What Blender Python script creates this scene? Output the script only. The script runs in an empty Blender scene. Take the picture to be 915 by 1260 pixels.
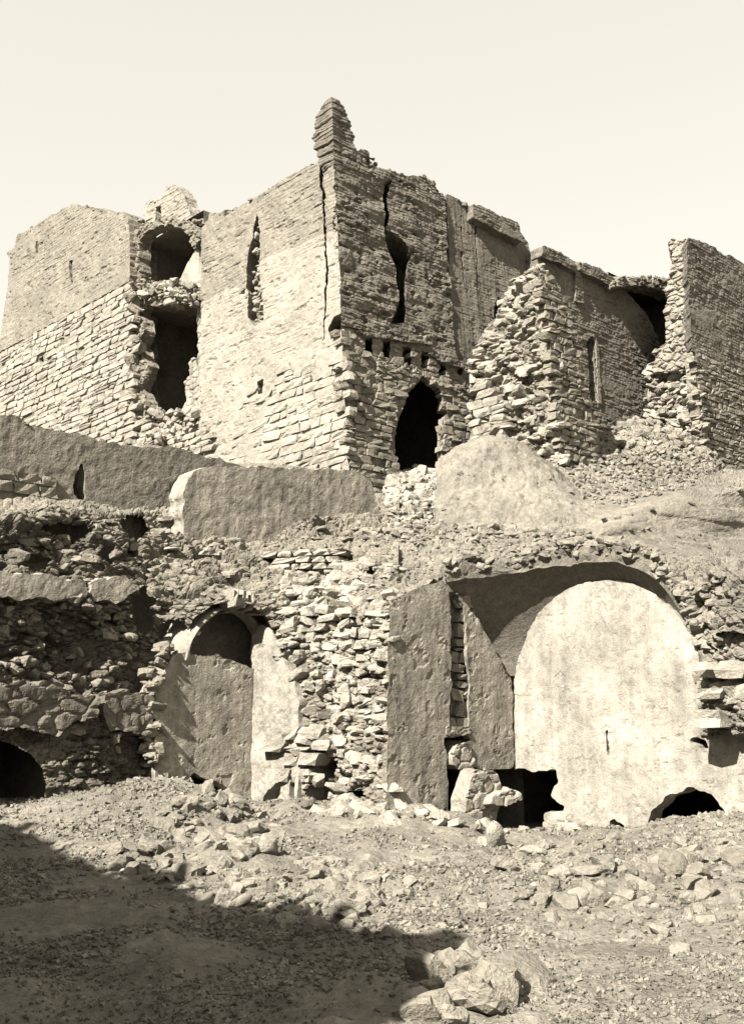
import bpy, math, random
import numpy as np
from mathutils import Matrix, Vector

random.seed(7)
RNG = np.random.default_rng(11)
scene = bpy.context.scene
COL = scene.collection

# ------------------------------------------------------------------ camera
EYE = np.array([0.0, 0.0, 1.65])
FPX, CX, CY, HORIZON = 1370.0, 457.5, 630.0, 900.0
PITCH = math.atan((HORIZON - CY) / FPX)
cam = bpy.data.cameras.new("camera")
cam.lens = 36.0 * FPX / 1260.0
cam.sensor_width = 36.0
cam.clip_start, cam.clip_end = 0.1, 3000
camo = bpy.data.objects.new("camera", cam)
camo.location = EYE
camo.rotation_euler = (math.pi / 2 + PITCH, 0, 0)
COL.objects.link(camo)
scene.camera = camo

# ------------------------------------------------------------------ light
SUN_EL = math.radians(40)
SH = np.array([-0.592, -0.806])
SH = SH / np.linalg.norm(SH)
TO_SUN = np.array([SH[0] * math.cos(SUN_EL), SH[1] * math.cos(SUN_EL), math.sin(SUN_EL)])
sl = bpy.data.lights.new("sun", "SUN")
sl.energy = 5.0
sl.angle = math.radians(0.5)
sl.color = (1.0, 0.955, 0.88)
so = bpy.data.objects.new("sun", sl)
so.rotation_euler = Vector(TO_SUN).to_track_quat("Z", "Y").to_euler()
COL.objects.link(so)

world = bpy.data.worlds.new("World")
scene.world = world
world.use_nodes = True
wn, wl = world.node_tree.nodes, world.node_tree.links
wn.clear()
sky = wn.new("ShaderNodeTexSky")
sky.sky_type = "NISHITA"
sky.sun_disc = False
sky.sun_elevation = SUN_EL
sky.sun_rotation = math.atan2(TO_SUN[0], TO_SUN[1])
sky.air_density, sky.dust_density, sky.ozone_density = 1.0, 1.0, 1.0
bw = wn.new("ShaderNodeRGBToBW")
flat = wn.new("ShaderNodeMath"); flat.operation = "POWER"; flat.inputs[1].default_value = 0.3
gain = wn.new("ShaderNodeMath"); gain.operation = "MULTIPLY"; gain.inputs[1].default_value = 1.97
tint = wn.new("ShaderNodeMixRGB"); tint.blend_type = "MULTIPLY"; tint.inputs[0].default_value = 1.0
tint.inputs[2].default_value = (1.0, 0.957, 0.855, 1)
bg = wn.new("ShaderNodeBackground")
bg.inputs[1].default_value = 0.1
wo = wn.new("ShaderNodeOutputWorld")
wl.new(sky.outputs[0], bw.inputs[0]); wl.new(bw.outputs[0], flat.inputs[0])
wl.new(flat.outputs[0], gain.inputs[0]); wl.new(gain.outputs[0], tint.inputs[1])
wl.new(tint.outputs[0], bg.inputs[0]); wl.new(bg.outputs[0], wo.inputs[0])

scene.view_settings.view_transform = "Standard"
scene.view_settings.look = "None"
scene.view_settings.gamma = 1.0
scene.view_settings.exposure = 2.0
scene.render.engine = "CYCLES"
scene.cycles.max_bounces = 5
scene.cycles.diffuse_bounces = 1

# ------------------------------------------------------------------ geometry helpers
CP, SP = math.cos(PITCH), math.sin(PITCH)
DL = np.array([-0.683, 0.730, 0.0]); DL /= np.linalg.norm(DL)      # left-hand walls recede this way
DR = np.array([-DL[1] * -1, -DL[0], 0.0])                           # right-hand walls recede this way (square to DL)
UL, UR = -DL, DR                                                    # rightward directions on the two sets of faces
UP = np.array([0, 0, 1.0])

def ray(px, py):
    x = (px - CX) / FPX; y = (CY - py) / FPX
    return np.array([x, CP - y * SP, SP + y * CP])

def at(px, py, D):
    d = ray(px, py)
    return EYE + d * (D / d[1])

def proj(P):
    P = np.atleast_2d(P) - EYE
    dep = P[:, 1] * CP + P[:, 2] * SP
    up = -P[:, 1] * SP + P[:, 2] * CP
    return CX + FPX * P[:, 0] / dep, CY - FPX * up / dep, dep

class Plane:
    def __init__(s, p, U, V=UP):
        s.U = U / np.linalg.norm(U); s.V = V / np.linalg.norm(V)
        s.N = np.cross(s.U, s.V); s.N /= np.linalg.norm(s.N)
        s.O = p - s.V * (p[2] / s.V[2])
    def uv(s, px, py):
        d = ray(px, py)
        P = EYE + d * (np.dot(s.O - EYE, s.N) / np.dot(d, s.N))
        q = P - s.O
        A = np.array([[np.dot(s.U, s.U), np.dot(s.U, s.V)], [np.dot(s.U, s.V), 1.0]])
        return np.linalg.solve(A, np.array([np.dot(q, s.U), np.dot(q, s.V)]))
    def poly(s, pts):
        return np.array([s.uv(*p) for p in pts])
    def P(s, u, v, w):
        return s.O + np.multiply.outer(u, s.U) + np.multiply.outer(v, s.V) + np.multiply.outer(w, s.N)
    def off(s, w):
        q = Plane(s.O + s.N * w, s.U, s.V); return q

def hsh(a, b, c, seed):
    with np.errstate(over="ignore"):
        n = (a.astype(np.int64).astype(np.uint32) * np.uint32(374761393) + b.astype(np.int64).astype(np.uint32) * np.uint32(668265263)
             + c.astype(np.int64).astype(np.uint32) * np.uint32(2246822519) + np.uint32(seed * 3266489917 % 4294967296))
        n = (n ^ (n >> np.uint32(13))) * np.uint32(1274126177)
        n = (n ^ (n >> np.uint32(16))) * np.uint32(2654435761)
        n = n ^ (n >> np.uint32(15))
    return n.astype(np.float64) / 4294967295.0

def vnoise(x, y, z, seed=0):
    ix, iy, iz = np.floor(x), np.floor(y), np.floor(z)
    fx, fy, fz = x - ix, y - iy, z - iz
    fx, fy, fz = [f * f * (3 - 2 * f) for f in (fx, fy, fz)]
    r = 0
    for a in (0, 1):
        for b in (0, 1):
            for c in (0, 1):
                r = r + hsh(ix + a, iy + b, iz + c, seed) * (fx if a else 1 - fx) * (fy if b else 1 - fy) * (fz if c else 1 - fz)
    return r * 2 - 1

def fbm(x, y, z=None, f=1.0, oct=4, seed=0, gain=0.5):
    x = np.asarray(x, float); y = np.asarray(y, float)
    z = np.zeros_like(x) if z is None else np.asarray(z, float)
    s, a, t = 0, 1.0, 0
    for k in range(oct):
        s = s + a * vnoise(x * f + 17.3 * k, y * f + 5.1 * k, z * f, seed + k); t += a
        a *= gain; f *= 2.03
    return s / t

def worley(x, y, z, f, seed=0):
    """distance to the cell border and a random value per cell: packed rubble"""
    x, y, z = x * f, y * f, z * f
    ix, iy, iz = np.floor(x), np.floor(y), np.floor(z)
    d1 = np.full(x.shape, 9.0); d2 = np.full(x.shape, 9.0); val = np.zeros(x.shape)
    for a in (-1, 0, 1):
        for b in (-1, 0, 1):
            for c in (-1, 0, 1):
                jx, jy, jz = ix + a, iy + b, iz + c
                dx = jx + hsh(jx, jy, jz, seed) - x; dy = jy + hsh(jx, jy, jz, seed + 1) - y; dz = jz + hsh(jx, jy, jz, seed + 2) - z
                d = np.sqrt(dx * dx + dy * dy + dz * dz)
                h = hsh(jx, jy, jz, seed + 3)
                nearer = d < d1
                d2 = np.where(nearer, d1, np.minimum(d2, d))
                val = np.where(nearer, h, val); d1 = np.where(nearer, d, d1)
    return d2 - d1, val

def inpoly(u, v, poly):
    u = np.asarray(u); v = np.asarray(v)
    r = np.zeros(u.shape, bool)
    n = len(poly); j = n - 1
    for i in range(n):
        ui, vi = poly[i]; uj, vj = poly[j]
        c = ((vi > v) != (vj > v)) & (u < (uj - ui) * (v - vi) / (vj - vi + 1e-12) + ui)
        r ^= c; j = i
    return r

def mesh_from(name, V, F4=None, F3=None, mat=None, smooth=False):
    me = bpy.data.meshes.new(name)
    V = np.asarray(V, np.float32)
    n4 = 0 if F4 is None else len(F4); n3 = 0 if F3 is None else len(F3)
    me.vertices.add(len(V)); me.vertices.foreach_set("co", V.ravel())
    parts = []
    if n4: parts.append(np.asarray(F4, np.int32).ravel())
    if n3: parts.append(np.asarray(F3, np.int32).ravel())
    loops = np.concatenate(parts)
    me.loops.add(len(loops)); me.loops.foreach_set("vertex_index", loops)
    me.polygons.add(n4 + n3)
    me.polygons.foreach_set("loop_start", np.concatenate([np.arange(n4) * 4, n4 * 4 + np.arange(n3) * 3]).astype(np.int32))
    me.polygons.foreach_set("use_smooth", np.full(n4 + n3, smooth, bool))
    if mat: me.materials.append(mat)
    me.update(calc_edges=True); me.validate()
    return me

def thing(name, label, cat, loc, group=None):
    o = bpy.data.objects.new(name, None); COL.objects.link(o)
    o.empty_display_size = 0.3
    o.location = loc; o["label"] = label; o["category"] = cat
    if group: o["group"] = group
    return o

def link(name, V, F4, F3, mat, parent=None, smooth=False, kind=None):
    V = np.asarray(V, float)
    if parent is not None: V = V - np.array(parent.location)
    o = bpy.data.objects.new(name, mesh_from(name, V, F4, F3, mat, smooth)); COL.objects.link(o)
    if parent is not None: o.parent = parent
    if kind: o["kind"] = kind
    return o

def soften(mask, U, V, it=2):
    """ease the stair-steps of the outline: border vertices move towards their neighbours along the border"""
    nu, nv = mask.shape
    pad = np.zeros((nu + 2, nv + 2), bool); pad[1:-1, 1:-1] = mask
    he = pad[1:-1, 1:] != pad[1:-1, :-1]                 # edges along u at vertex row j   (nu, nv+1)
    ve = pad[1:, 1:-1] != pad[:-1, 1:-1]                 # edges along v at vertex column i (nu+1, nv)
    U, V = U.copy(), V.copy()
    for _ in range(it):
        n = np.zeros(U.shape); su = np.zeros(U.shape); sv = np.zeros(U.shape)
        for X, S in ((U, su), (V, sv)):
            S[:-1] += he * X[1:]; S[1:] += he * X[:-1]; S[:, :-1] += ve * X[:, 1:]; S[:, 1:] += ve * X[:, :-1]
        n[:-1] += he; n[1:] += he; n[:, :-1] += ve; n[:, 1:] += ve
        b = n >= 2
        U[b] = 0.45 * U[b] + 0.55 * su[b] / n[b]; V[b] = 0.45 * V[b] + 0.55 * sv[b] / n[b]
    return U, V

def grid_solid(mask, Pf, Pb, thick=0.5, side=0.05, seed=0):
    """closed solid from a mask of cells; Pf / Pb: front and back vertices (nu+1, nv+1, 3); torn sides in layers"""
    nu, nv = mask.shape
    idx = np.arange((nu + 1) * (nv + 1)).reshape(nu + 1, nv + 1)
    nf = idx.size
    L = int(np.clip(thick / 0.07, 1, 16))
    a, b, c, d = idx[:-1, :-1], idx[1:, :-1], idx[1:, 1:], idx[:-1, 1:]
    m = mask
    F = [np.stack([a[m], b[m], c[m], d[m]], 1), np.stack([d[m], c[m], b[m], a[m]], 1) + nf * L]
    pad = np.zeros((nu + 2, nv + 2), bool); pad[1:-1, 1:-1] = mask
    bnd = np.zeros(nf, bool)
    for e, (p, q) in (("l", (a, d)), ("r", (c, b)), ("b", (b, a)), ("t", (d, c))):
        nb = {"l": pad[:-2, 1:-1], "r": pad[2:, 1:-1], "b": pad[1:-1, :-2], "t": pad[1:-1, 2:]}[e]
        k = mask & ~nb
        bnd[q[k]] = True; bnd[p[k]] = True
        for l in range(L):
            F.append(np.stack([q[k] + nf * (l + 1), p[k] + nf * (l + 1), p[k] + nf * l, q[k] + nf * l], 1))
    F = np.concatenate(F)
    f, g = Pf.reshape(-1, 3), Pb.reshape(-1, 3)
    V = np.zeros(((L + 1) * nf, 3)); V[:nf] = f; V[L * nf:] = g
    bi = np.where(bnd)[0]
    for l in range(1, L):
        t = l / L; P = f[bi] * (1 - t) + g[bi] * t
        nz = np.stack([fbm(P[:, 0], P[:, 1], P[:, 2], f=2.6, oct=4, seed=seed + q * 7, gain=0.6) for q in range(3)], 1)
        V[l * nf + bi] = P + nz * side * min(1, 3 * t)
    used = np.unique(F); re = np.zeros(len(V), np.int64); re[used] = np.arange(len(used))
    return V[used], re[F]

def slab(name, parent, pl, outline, mat, holes=(), thick=1.0, cell=(0.06, 0.04), disp=None, ragged=(0.12, 1.6), smooth=False,
         uv=False, hrag=None, kind=None, miter=(0, 0), side=0.09):
    poly = np.array(outline, float) if uv else pl.poly(outline)
    hp = [np.array(h, float) if uv else pl.poly(h) for h in holes]
    lo, hi = poly.min(0) - 0.2, poly.max(0) + 0.2
    nu, nv = max(2, int((hi[0] - lo[0]) / cell[0])), max(2, int((hi[1] - lo[1]) / cell[1]))
    us, vs = np.linspace(lo[0], hi[0], nu + 1), np.linspace(lo[1], hi[1], nv + 1)
    U, V = np.meshgrid(us, vs, indexing="ij")
    uc, vc = np.meshgrid((us[1:] + us[:-1]) / 2, (vs[1:] + vs[:-1]) / 2, indexing="ij")
    sd = int(abs(poly.sum()) * 7) % 997
    ru = ragged[0] * fbm(uc, vc, f=ragged[1], oct=4, seed=sd, gain=0.65)
    rv = ragged[0] * fbm(uc, vc, f=ragged[1], oct=4, seed=sd + 50, gain=0.65)
    m = inpoly(uc + ru, vc + rv, poly)
    k = 0.45 if hrag is None else hrag
    kk = 0.055 * min(1.0, (k / 0.45) ** 2)
    hu = ru * k + kk * fbm(uc, vc, f=5, oct=4, seed=sd + 90) ; hv = rv * k + kk * fbm(uc, vc, f=5, oct=4, seed=sd + 95)
    for h in hp: m &= ~inpoly(uc + hu, vc + hv, h)
    U, V = soften(m, U, V)
    w = np.zeros_like(U) if disp is None else disp(U, V)
    Pf = pl.P(U, V, w)
    fu = (U - poly[:, 0].min()) / (np.ptp(poly[:, 0]))
    Pb = pl.P(U + miter[0] * (1 - fu) - miter[1] * fu, V, -thick + 0.05 * fbm(U, V, f=2, seed=3))
    Vv, F = grid_solid(m, Pf, Pb, thick, side, sd)
    return link(name, Vv, F, None, mat, parent, False, kind)

# relief functions (metres out of the wall)
def brick(h=0.115, L=0.30, groove=0.024, jit=0.016, rowjit=0.015, er=0.06, seed=0, pit=0.12, ridge=0.02, cover=-0.1):
    def f(u, v):
        vv = v + 0.016 * fbm(u, v * 0.3, f=0.8, oct=2, seed=seed + 9)
        r = np.floor(vv / h); fr = vv / h - r
        uu = u + hsh(r, r, r, seed) * L
        b = np.floor(uu / L); fb = uu / L - b
        dv = np.minimum(fr, 1 - fr) * h; du = np.minimum(fb, 1 - fb) * L
        g = np.maximum(np.exp(-(dv / 0.016) ** 2), 0.7 * np.exp(-(du / 0.02) ** 2))
        ero = fbm(u, v, f=1.3, oct=5, seed=seed + 4, gain=0.6)
        ero = ero + ridge * fbm(u * 0.5, v * 2.4, f=1.0, oct=4, seed=seed + 40) / max(er, 1e-6)
        pits = np.clip(fbm(u, v * 2, f=3.2, oct=3, seed=seed + 30) - 0.28, 0, 1) * pit
        c = 1 - 0.9 * np.clip((fbm(u, v * 1.3, f=0.75, oct=4, seed=seed + 50, gain=0.6) + cover) * 4 + 0.5, 0, 1)
        return c * (jit * (hsh(r, b, r, seed + 1) - 0.5) * 2 + rowjit * (hsh(r, np.floor(uu / 1.7), r, seed + 2) - 0.5) * 2 - groove * g) + er * ero - pits + 0.012 * fbm(u, v, f=9, oct=3, seed=seed + 60)
    return f

def plaster(a=0.03, f0=1.2, seed=0, streak=0.0):
    def f(u, v):
        r = a * (fbm(u, v, f=f0, oct=5, seed=seed, gain=0.5) + 0.25 * fbm(u, v, f=f0 * 9, oct=3, seed=seed + 2))
        chips = np.clip(fbm(u, v, f=3.5, oct=4, seed=seed + 5) - 0.38, 0, 0.04) / 0.04
        r = r - 0.012 * chips
        r = r - 0.05 * np.clip(fbm(u, v, f=7, oct=3, seed=seed + 6) - 0.42, 0, 1)
        if streak: r = r + streak * fbm(u * 6, v * 0.7, f=1.0, oct=3, seed=seed + 8)
        return r
    return f

def rough(a=0.08, f0=2.2, seed=0):
    def f(u, v):
        e, val = worley(u, v * 1.7, np.zeros_like(u) + 0.5, f0, seed)
        return a * (fbm(u, v, f=1.2, oct=5, seed=seed, gain=0.6) + (val - 0.5)) - 0.7 * a * np.exp(-(e / 0.12) ** 2)
    return f

# ------------------------------------------------------------------ materials
def mat(name, c, var=0.25, bump=0.25, fine=38.0, isl=0.3, stain=0.25, streak=0.0, speck=0.0):
    m = bpy.data.materials.new(name); m.use_nodes = True
    n, l = m.node_tree.nodes, m.node_tree.links
    bs = n["Principled BSDF"]; bs.inputs["Roughness"].default_value = 0.95
    bs.inputs["Specular IOR Level"].default_value = 0.15
    g = n.new("ShaderNodeNewGeometry")
    def noise(scale, det=6, rgh=0.6, vec=None):
        t = n.new("ShaderNodeTexNoise"); t.inputs["Scale"].default_value = scale
        t.inputs["Detail"].default_value = det; t.inputs["Roughness"].default_value = rgh
        l.new(vec if vec is not None else g.outputs["Position"], t.inputs["Vector"]); return t.outputs["Fac"]
    def rng(x, lo, hi, a=0.3, b=0.7):
        r = n.new("ShaderNodeMapRange"); l.new(x, r.inputs[0])
        r.inputs[1].default_value = a; r.inputs[2].default_value = b; r.inputs[3].default_value = lo; r.inputs[4].default_value = hi
        return r.outputs[0]
    def mul(a, b):
        q = n.new("ShaderNodeMath"); q.operation = "MULTIPLY"; l.new(a, q.inputs[0]); l.new(b, q.inputs[1]); return q.outputs[0]
    k = rng(noise(0.9, 8, 0.65), 1 - stain, 1 + stain)
    k = mul(k, rng(noise(7.0, 6, 0.7), 1 - var, 1 + var))
    k = mul(k, rng(noise(fine, 4, 0.7), 1 - var * 0.7, 1 + var * 0.7))
    if isl: k = mul(k, rng(g.outputs["Random Per Island"], 1 - isl, 1 + isl, 0, 1))
    if streak:
        mp = n.new("ShaderNodeMapping"); mp.inputs["Scale"].default_value = (5, 5, 0.35); l.new(g.outputs["Position"], mp.inputs[0])
        k = mul(k, rng(noise(1.0, 6, 0.65, mp.outputs[0]), 1 - streak, 1 + streak))
    if speck:
        k = mul(k, rng(noise(9.0, 9, 0.8), 1 - speck, 1.0, 0.34, 0.44))
        k = mul(k, rng(noise(2.2, 7, 0.75), 1 - speck * 0.6, 1.0, 0.36, 0.5))
    mx = n.new("ShaderNodeMixRGB"); mx.blend_type = "MULTIPLY"; mx.inputs[0].default_value = 1
    mx.inputs[1].default_value = (*c, 1); l.new(k, mx.inputs[2]); l.new(mx.outputs[0], bs.inputs["Base Color"])
    hgt = n.new("ShaderNodeMath"); hgt.operation = "ADD"
    l.new(noise(fine, 5, 0.7), hgt.inputs[0]); l.new(noise(fine * 0.25, 5, 0.65), hgt.inputs[1])
    b = n.new("ShaderNodeBump"); b.inputs["Strength"].default_value = bump; b.inputs["Distance"].default_value = 0.05
    l.new(hgt.outputs[0], b.inputs["Height"]); l.new(b.outputs[0], bs.inputs["Normal"])
    return m

M_STONE = mat("pale_limestone", (0.205, 0.188, 0.156), 0.2, 0.7, 22, 0.2)
M_STONE2 = mat("grey_limestone", (0.15, 0.136, 0.11), 0.28, 0.7, 22, 0.25)
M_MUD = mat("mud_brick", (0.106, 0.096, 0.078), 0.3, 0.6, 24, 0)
M_MUDMID = mat("mid_mud_brick", (0.142, 0.129, 0.105), 0.3, 0.6, 24, 0)  # mud brick lightened, chiefly to put sunlight into the left-hand faces
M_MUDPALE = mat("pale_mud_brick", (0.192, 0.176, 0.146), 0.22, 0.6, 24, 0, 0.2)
M_PLASTER = mat("old_plaster", (0.205, 0.189, 0.158), 0.2, 0.4, 30, 0, 0.3, 0.2, 0.45)
M_GREYPLASTER = mat("grey_plaster", (0.2, 0.183, 0.15), 0.28, 0.5, 26, 0, 0.32, 0.3, 0.4)
M_EARTH = mat("dry_earth", (0.146, 0.133, 0.109), 0.28, 0.9, 20, 0, 0.3)
M_RUBBLE = mat("rubble_core", (0.14, 0.127, 0.102), 0.32, 0.8, 18, 0, 0.3)
M_SHADERUBBLE = mat("shaded_rubble_core", (0.088, 0.08, 0.064), 0.32, 0.8, 18, 0, 0.35)  # rubble core darkened to paint in the shade on the left of the terrace
M_LOOSE = mat("loose_stone", (0.152, 0.139, 0.114), 0.28, 0.8, 20, 0.38)

# ------------------------------------------------------------------ stones
def proto(seed, kind):
    r = np.random.default_rng(seed)
    n_ = 3 if kind == "chunk" else 2
    pts, idx = [], {}
    for i in range(n_ + 1):
        for j in range(n_ + 1):
            for k in range(n_ + 1):
                if 0 < i < n_ and 0 < j < n_ and 0 < k < n_: continue
                idx[(i, j, k)] = len(pts); pts.append([i / n_ - 0.5, j / n_ - 0.5, k / n_ - 0.5])
    P = np.array(pts)
    if kind == "block":
        n = np.linalg.norm(P, axis=1, keepdims=True)
        P = P * (1 - 0.075 * np.clip(n / 0.866 - 0.6, 0, 1) * 2.2)
        P += r.normal(0, 0.035, P.shape)
        P[:, 2] += r.normal(0, 0.035, len(P)) * (P[:, 2] > 0.2)
        P[:, 0] += P[:, 1] * r.normal(0, 0.12); P[:, 1] += P[:, 0] * r.normal(0, 0.06)
    else:
        n = np.linalg.norm(P, axis=1, keepdims=True)
        P = P * 0.5 + P / n * 0.24
        o = r.uniform(0, 50, 3)
        P *= 1 + 0.26 * fbm(P[:, 0] + o[0], P[:, 1] + o[1], P[:, 2] + o[2], f=2.6, oct=3, seed=seed)[:, None]
        for q in range(6):                         # broken faces
            d = r.normal(size=3); d /= np.linalg.norm(d)
            h = 0.27 + 0.12 * r.random()
            s = P @ d; P -= np.outer(np.clip(s - h, 0, 9), d)
        P += r.normal(0, 0.012, P.shape)
    F = []
    for ax in range(3):
        for side in (0, n_):
            for a in range(n_):
                for b in range(n_):
                    q = []
                    for (da, db) in ((0, 0), (1, 0), (1, 1), (0, 1)):
                        c = [0, 0, 0]; c[ax] = side; c[(ax + 1) % 3] = a + da; c[(ax + 2) % 3] = b + db
                        q.append(idx[tuple(c)])
                    F.append(q if side == n_ else q[::-1])
    return P, np.array(F)

def grit_proto(seed):
    r = np.random.default_rng(seed)
    P = np.array([[a, b, c] for c in (-1, 1) for (a, b) in ((-1, -1), (1, -1), (1, 1), (-1, 1))], float) * 0.5
    P *= r.uniform(0.6, 1.1, (8, 1)); P += r.normal(0, 0.08, P.shape)
    return P, np.array([[3, 2, 1, 0], [4, 5, 6, 7], [0, 1, 5, 4], [1, 2, 6, 5], [2, 3, 7, 6], [3, 0, 4, 7]])
PROTO = {"grit": [grit_proto(500 + i) for i in range(18)], "block": [proto(100 + i, "block") for i in range(18)], "chunk": [proto(300 + i, "chunk") for i in range(22)]}
_pm = {}
def proto_mesh(kind, i, m, name):
    key = (kind, i, m.name, name)
    if key not in _pm:
        P, F = PROTO[kind][i]; _pm[key] = mesh_from(name, P, F, None, m)
    return _pm[key]

def emit(parent, A, kind, m, name="stone", limit=300, minpx=7.5, fillname="small_stones"):
    """A: (n,3,4) matrices. The largest in the picture become parts, the rest one joined part."""
    if len(A) == 0: return
    A = np.asarray(A)
    pid = RNG.integers(0, len(PROTO[kind]), len(A))
    ctr = A[:, :, 3]
    px, py, dep = proj(ctr)
    ext = np.linalg.norm(A[:, :, :3], axis=1).max(1) * FPX / np.maximum(dep, 0.5)
    vis = (px > -20) & (px < 935) & (py > -20) & (py < 1280) & (dep > 0)
    order = np.argsort(-(ext * vis))
    solo = [i for i in order[:limit] if ext[i] >= minpx and vis[i]]
    base = np.array(parent.location)
    for i in solo:
        o = bpy.data.objects.new(name, proto_mesh(kind, pid[i], m, name)); COL.objects.link(o)
        M = np.eye(4); M[:3, :] = A[i]; M[:3, 3] -= base
        o.parent = parent; o.matrix_basis = Matrix(M.tolist())
    sset = np.ones(len(A), bool); sset[solo] = False
    if sset.any(): fill(fillname, A[sset], pid[sset], kind, m, parent)

def fill(name, A, pid, kind, m, parent=None):
    Vs, Fs, n = [], [], 0
    for p in range(len(PROTO[kind])):
        k = A[pid == p]
        if len(k) == 0: continue
        P, F = PROTO[kind][p]
        W = np.einsum("nij,vj->nvi", k[:, :, :3], P) + k[:, None, :, 3]
        Vs.append(W.reshape(-1, 3))
        Fs.append((F[None] + n + (np.arange(len(k)) * len(P))[:, None, None]).reshape(-1, 4)); n += len(k) * len(P)
    return link(name, np.concatenate(Vs), np.concatenate(Fs), None, m, parent, False, "stuff")

def courses(pl, outline, holes=(), h=(0.2, 0.3), l=(0.35, 0.7), seed=1, proud=0.03, depth=0.26, keep=1.0, uv=False, wob=0.05, gap=0.025, skew=0.03):
    r = np.random.default_rng(seed)
    poly = np.array(outline, float) if uv else pl.poly(outline)
    hp = [pl.poly(q) for q in holes]
    lo, hi = poly.min(0), poly.max(0)
    rows, v = [], lo[1]
    while v < hi[1]:
        hh = r.uniform(*h); u = lo[0] - r.uniform(0, l[1])
        while u < hi[0]:
            ll = r.uniform(*l) * (1.0 if r.random() > 0.2 else 0.6)
            if r.random() < 0.12:
                c = r.uniform(0.35, 0.65)
                rows.append((u + ll / 2, v + hh * c / 2, ll, hh * c)); rows.append((u + ll / 2, v + hh * (1 + c) / 2, ll, hh * (1 - c)))
            else: rows.append((u + ll / 2, v + hh / 2, ll, hh))
            u += ll
        v += hh
    S = np.array(rows)
    S[:, 1] += wob * fbm(S[:, 0], S[:, 1], f=0.7, oct=2, seed=seed)
    m = inpoly(S[:, 0], S[:, 1], poly)
    for q in hp:
        for du in (-0.35, 0, 0.35): m &= ~inpoly(S[:, 0] + du * S[:, 2], S[:, 1], q)
    m &= r.random(len(S)) < keep
    S = S[m]; n = len(S)
    w = proud + r.normal(0, 0.016, n) - depth / 2
    A = np.zeros((n, 3, 4))
    ang = r.normal(0, skew, n)
    ca, sa = np.cos(ang), np.sin(ang)
    lu, lv = np.maximum(S[:, 2] - gap, 0.05), np.maximum(S[:, 3] - gap, 0.04)
    A[:, :, 0] = (np.outer(ca, pl.U) + np.outer(sa, pl.V)) * lu[:, None]
    A[:, :, 1] = (np.outer(-sa, pl.U) + np.outer(ca, pl.V)) * lv[:, None]
    A[:, :, 2] = pl.N * depth
    A[:, :, 3] = pl.P(S[:, 0], S[:, 1], w)
    return A

def rot_rand(r, n):
    q = r.normal(size=(n, 4)); q /= np.linalg.norm(q, axis=1, keepdims=True)
    w, x, y, z = q.T
    return np.stack([np.stack([1 - 2 * (y * y + z * z), 2 * (x * y - z * w), 2 * (x * z + y * w)], 1),
                     np.stack([2 * (x * y + z * w), 1 - 2 * (x * x + z * z), 2 * (y * z - x * w)], 1),
                     np.stack([2 * (x * z - y * w), 2 * (y * z + x * w), 1 - 2 * (x * x + y * y)], 1)], 1)

def chunks(P, smin, smax, seed, power=2.2, flat=0.62, tilt=None, sink=0.15, N=None):
    """rubble chunks at points P; sizes by a power law. tilt: None = any way up, else lies on its broad side, spread in radians"""
    r = np.random.default_rng(seed); n = len(P)
    s = smin + (smax - smin) * r.random(n) ** power
    sc = np.stack([s * r.uniform(0.85, 1.35, n), s * r.uniform(0.7, 1.0, n), s * r.uniform(flat - 0.15, flat + 0.2, n)], 1)
    if tilt is None: R = rot_rand(r, n)
    else:
        a = r.uniform(0, 6.283, n); tx, ty = r.normal(0, tilt, n), r.normal(0, tilt, n)
        R = np.zeros((n, 3, 3))
        for i in range(n):
            R[i] = np.array((Matrix.Rotation(tx[i], 3, "X") @ Matrix.Rotation(ty[i], 3, "Y") @ Matrix.Rotation(a[i], 3, "Z")))
    A = np.zeros((n, 3, 4))
    A[:, :, :3] = R * sc[:, None, :]
    A[:, :, 3] = P
    if N is not None: A[:, :, 3] += N * (s * (0.3 - sink))[:, None]
    else: A[:, 2, 3] += s * (0.3 - sink)
    return A

def interp(C, n, axis):
    """Catmull-Rom along one axis of a control grid"""
    C = np.moveaxis(np.asarray(C, float), axis, 0)
    k = C.shape[0]
    t = np.linspace(0, k - 1, n); i = np.clip(np.floor(t).astype(int), 0, k - 2); f = t - i
    g = lambda j: C[np.clip(j, 0, k - 1)]
    sh = (-1,) + (1,) * (C.ndim - 1); f = f.reshape(sh)
    p0, p1, p2, p3 = g(i - 1), g(i), g(i + 1), g(i + 2)
    r = 0.5 * (2 * p1 + (p2 - p0) * f + (2 * p0 - 5 * p1 + 4 * p2 - p3) * f ** 2 + (3 * p1 - p0 - 3 * p2 + p3) * f ** 3)
    return np.moveaxis(r, 0, axis)

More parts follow.
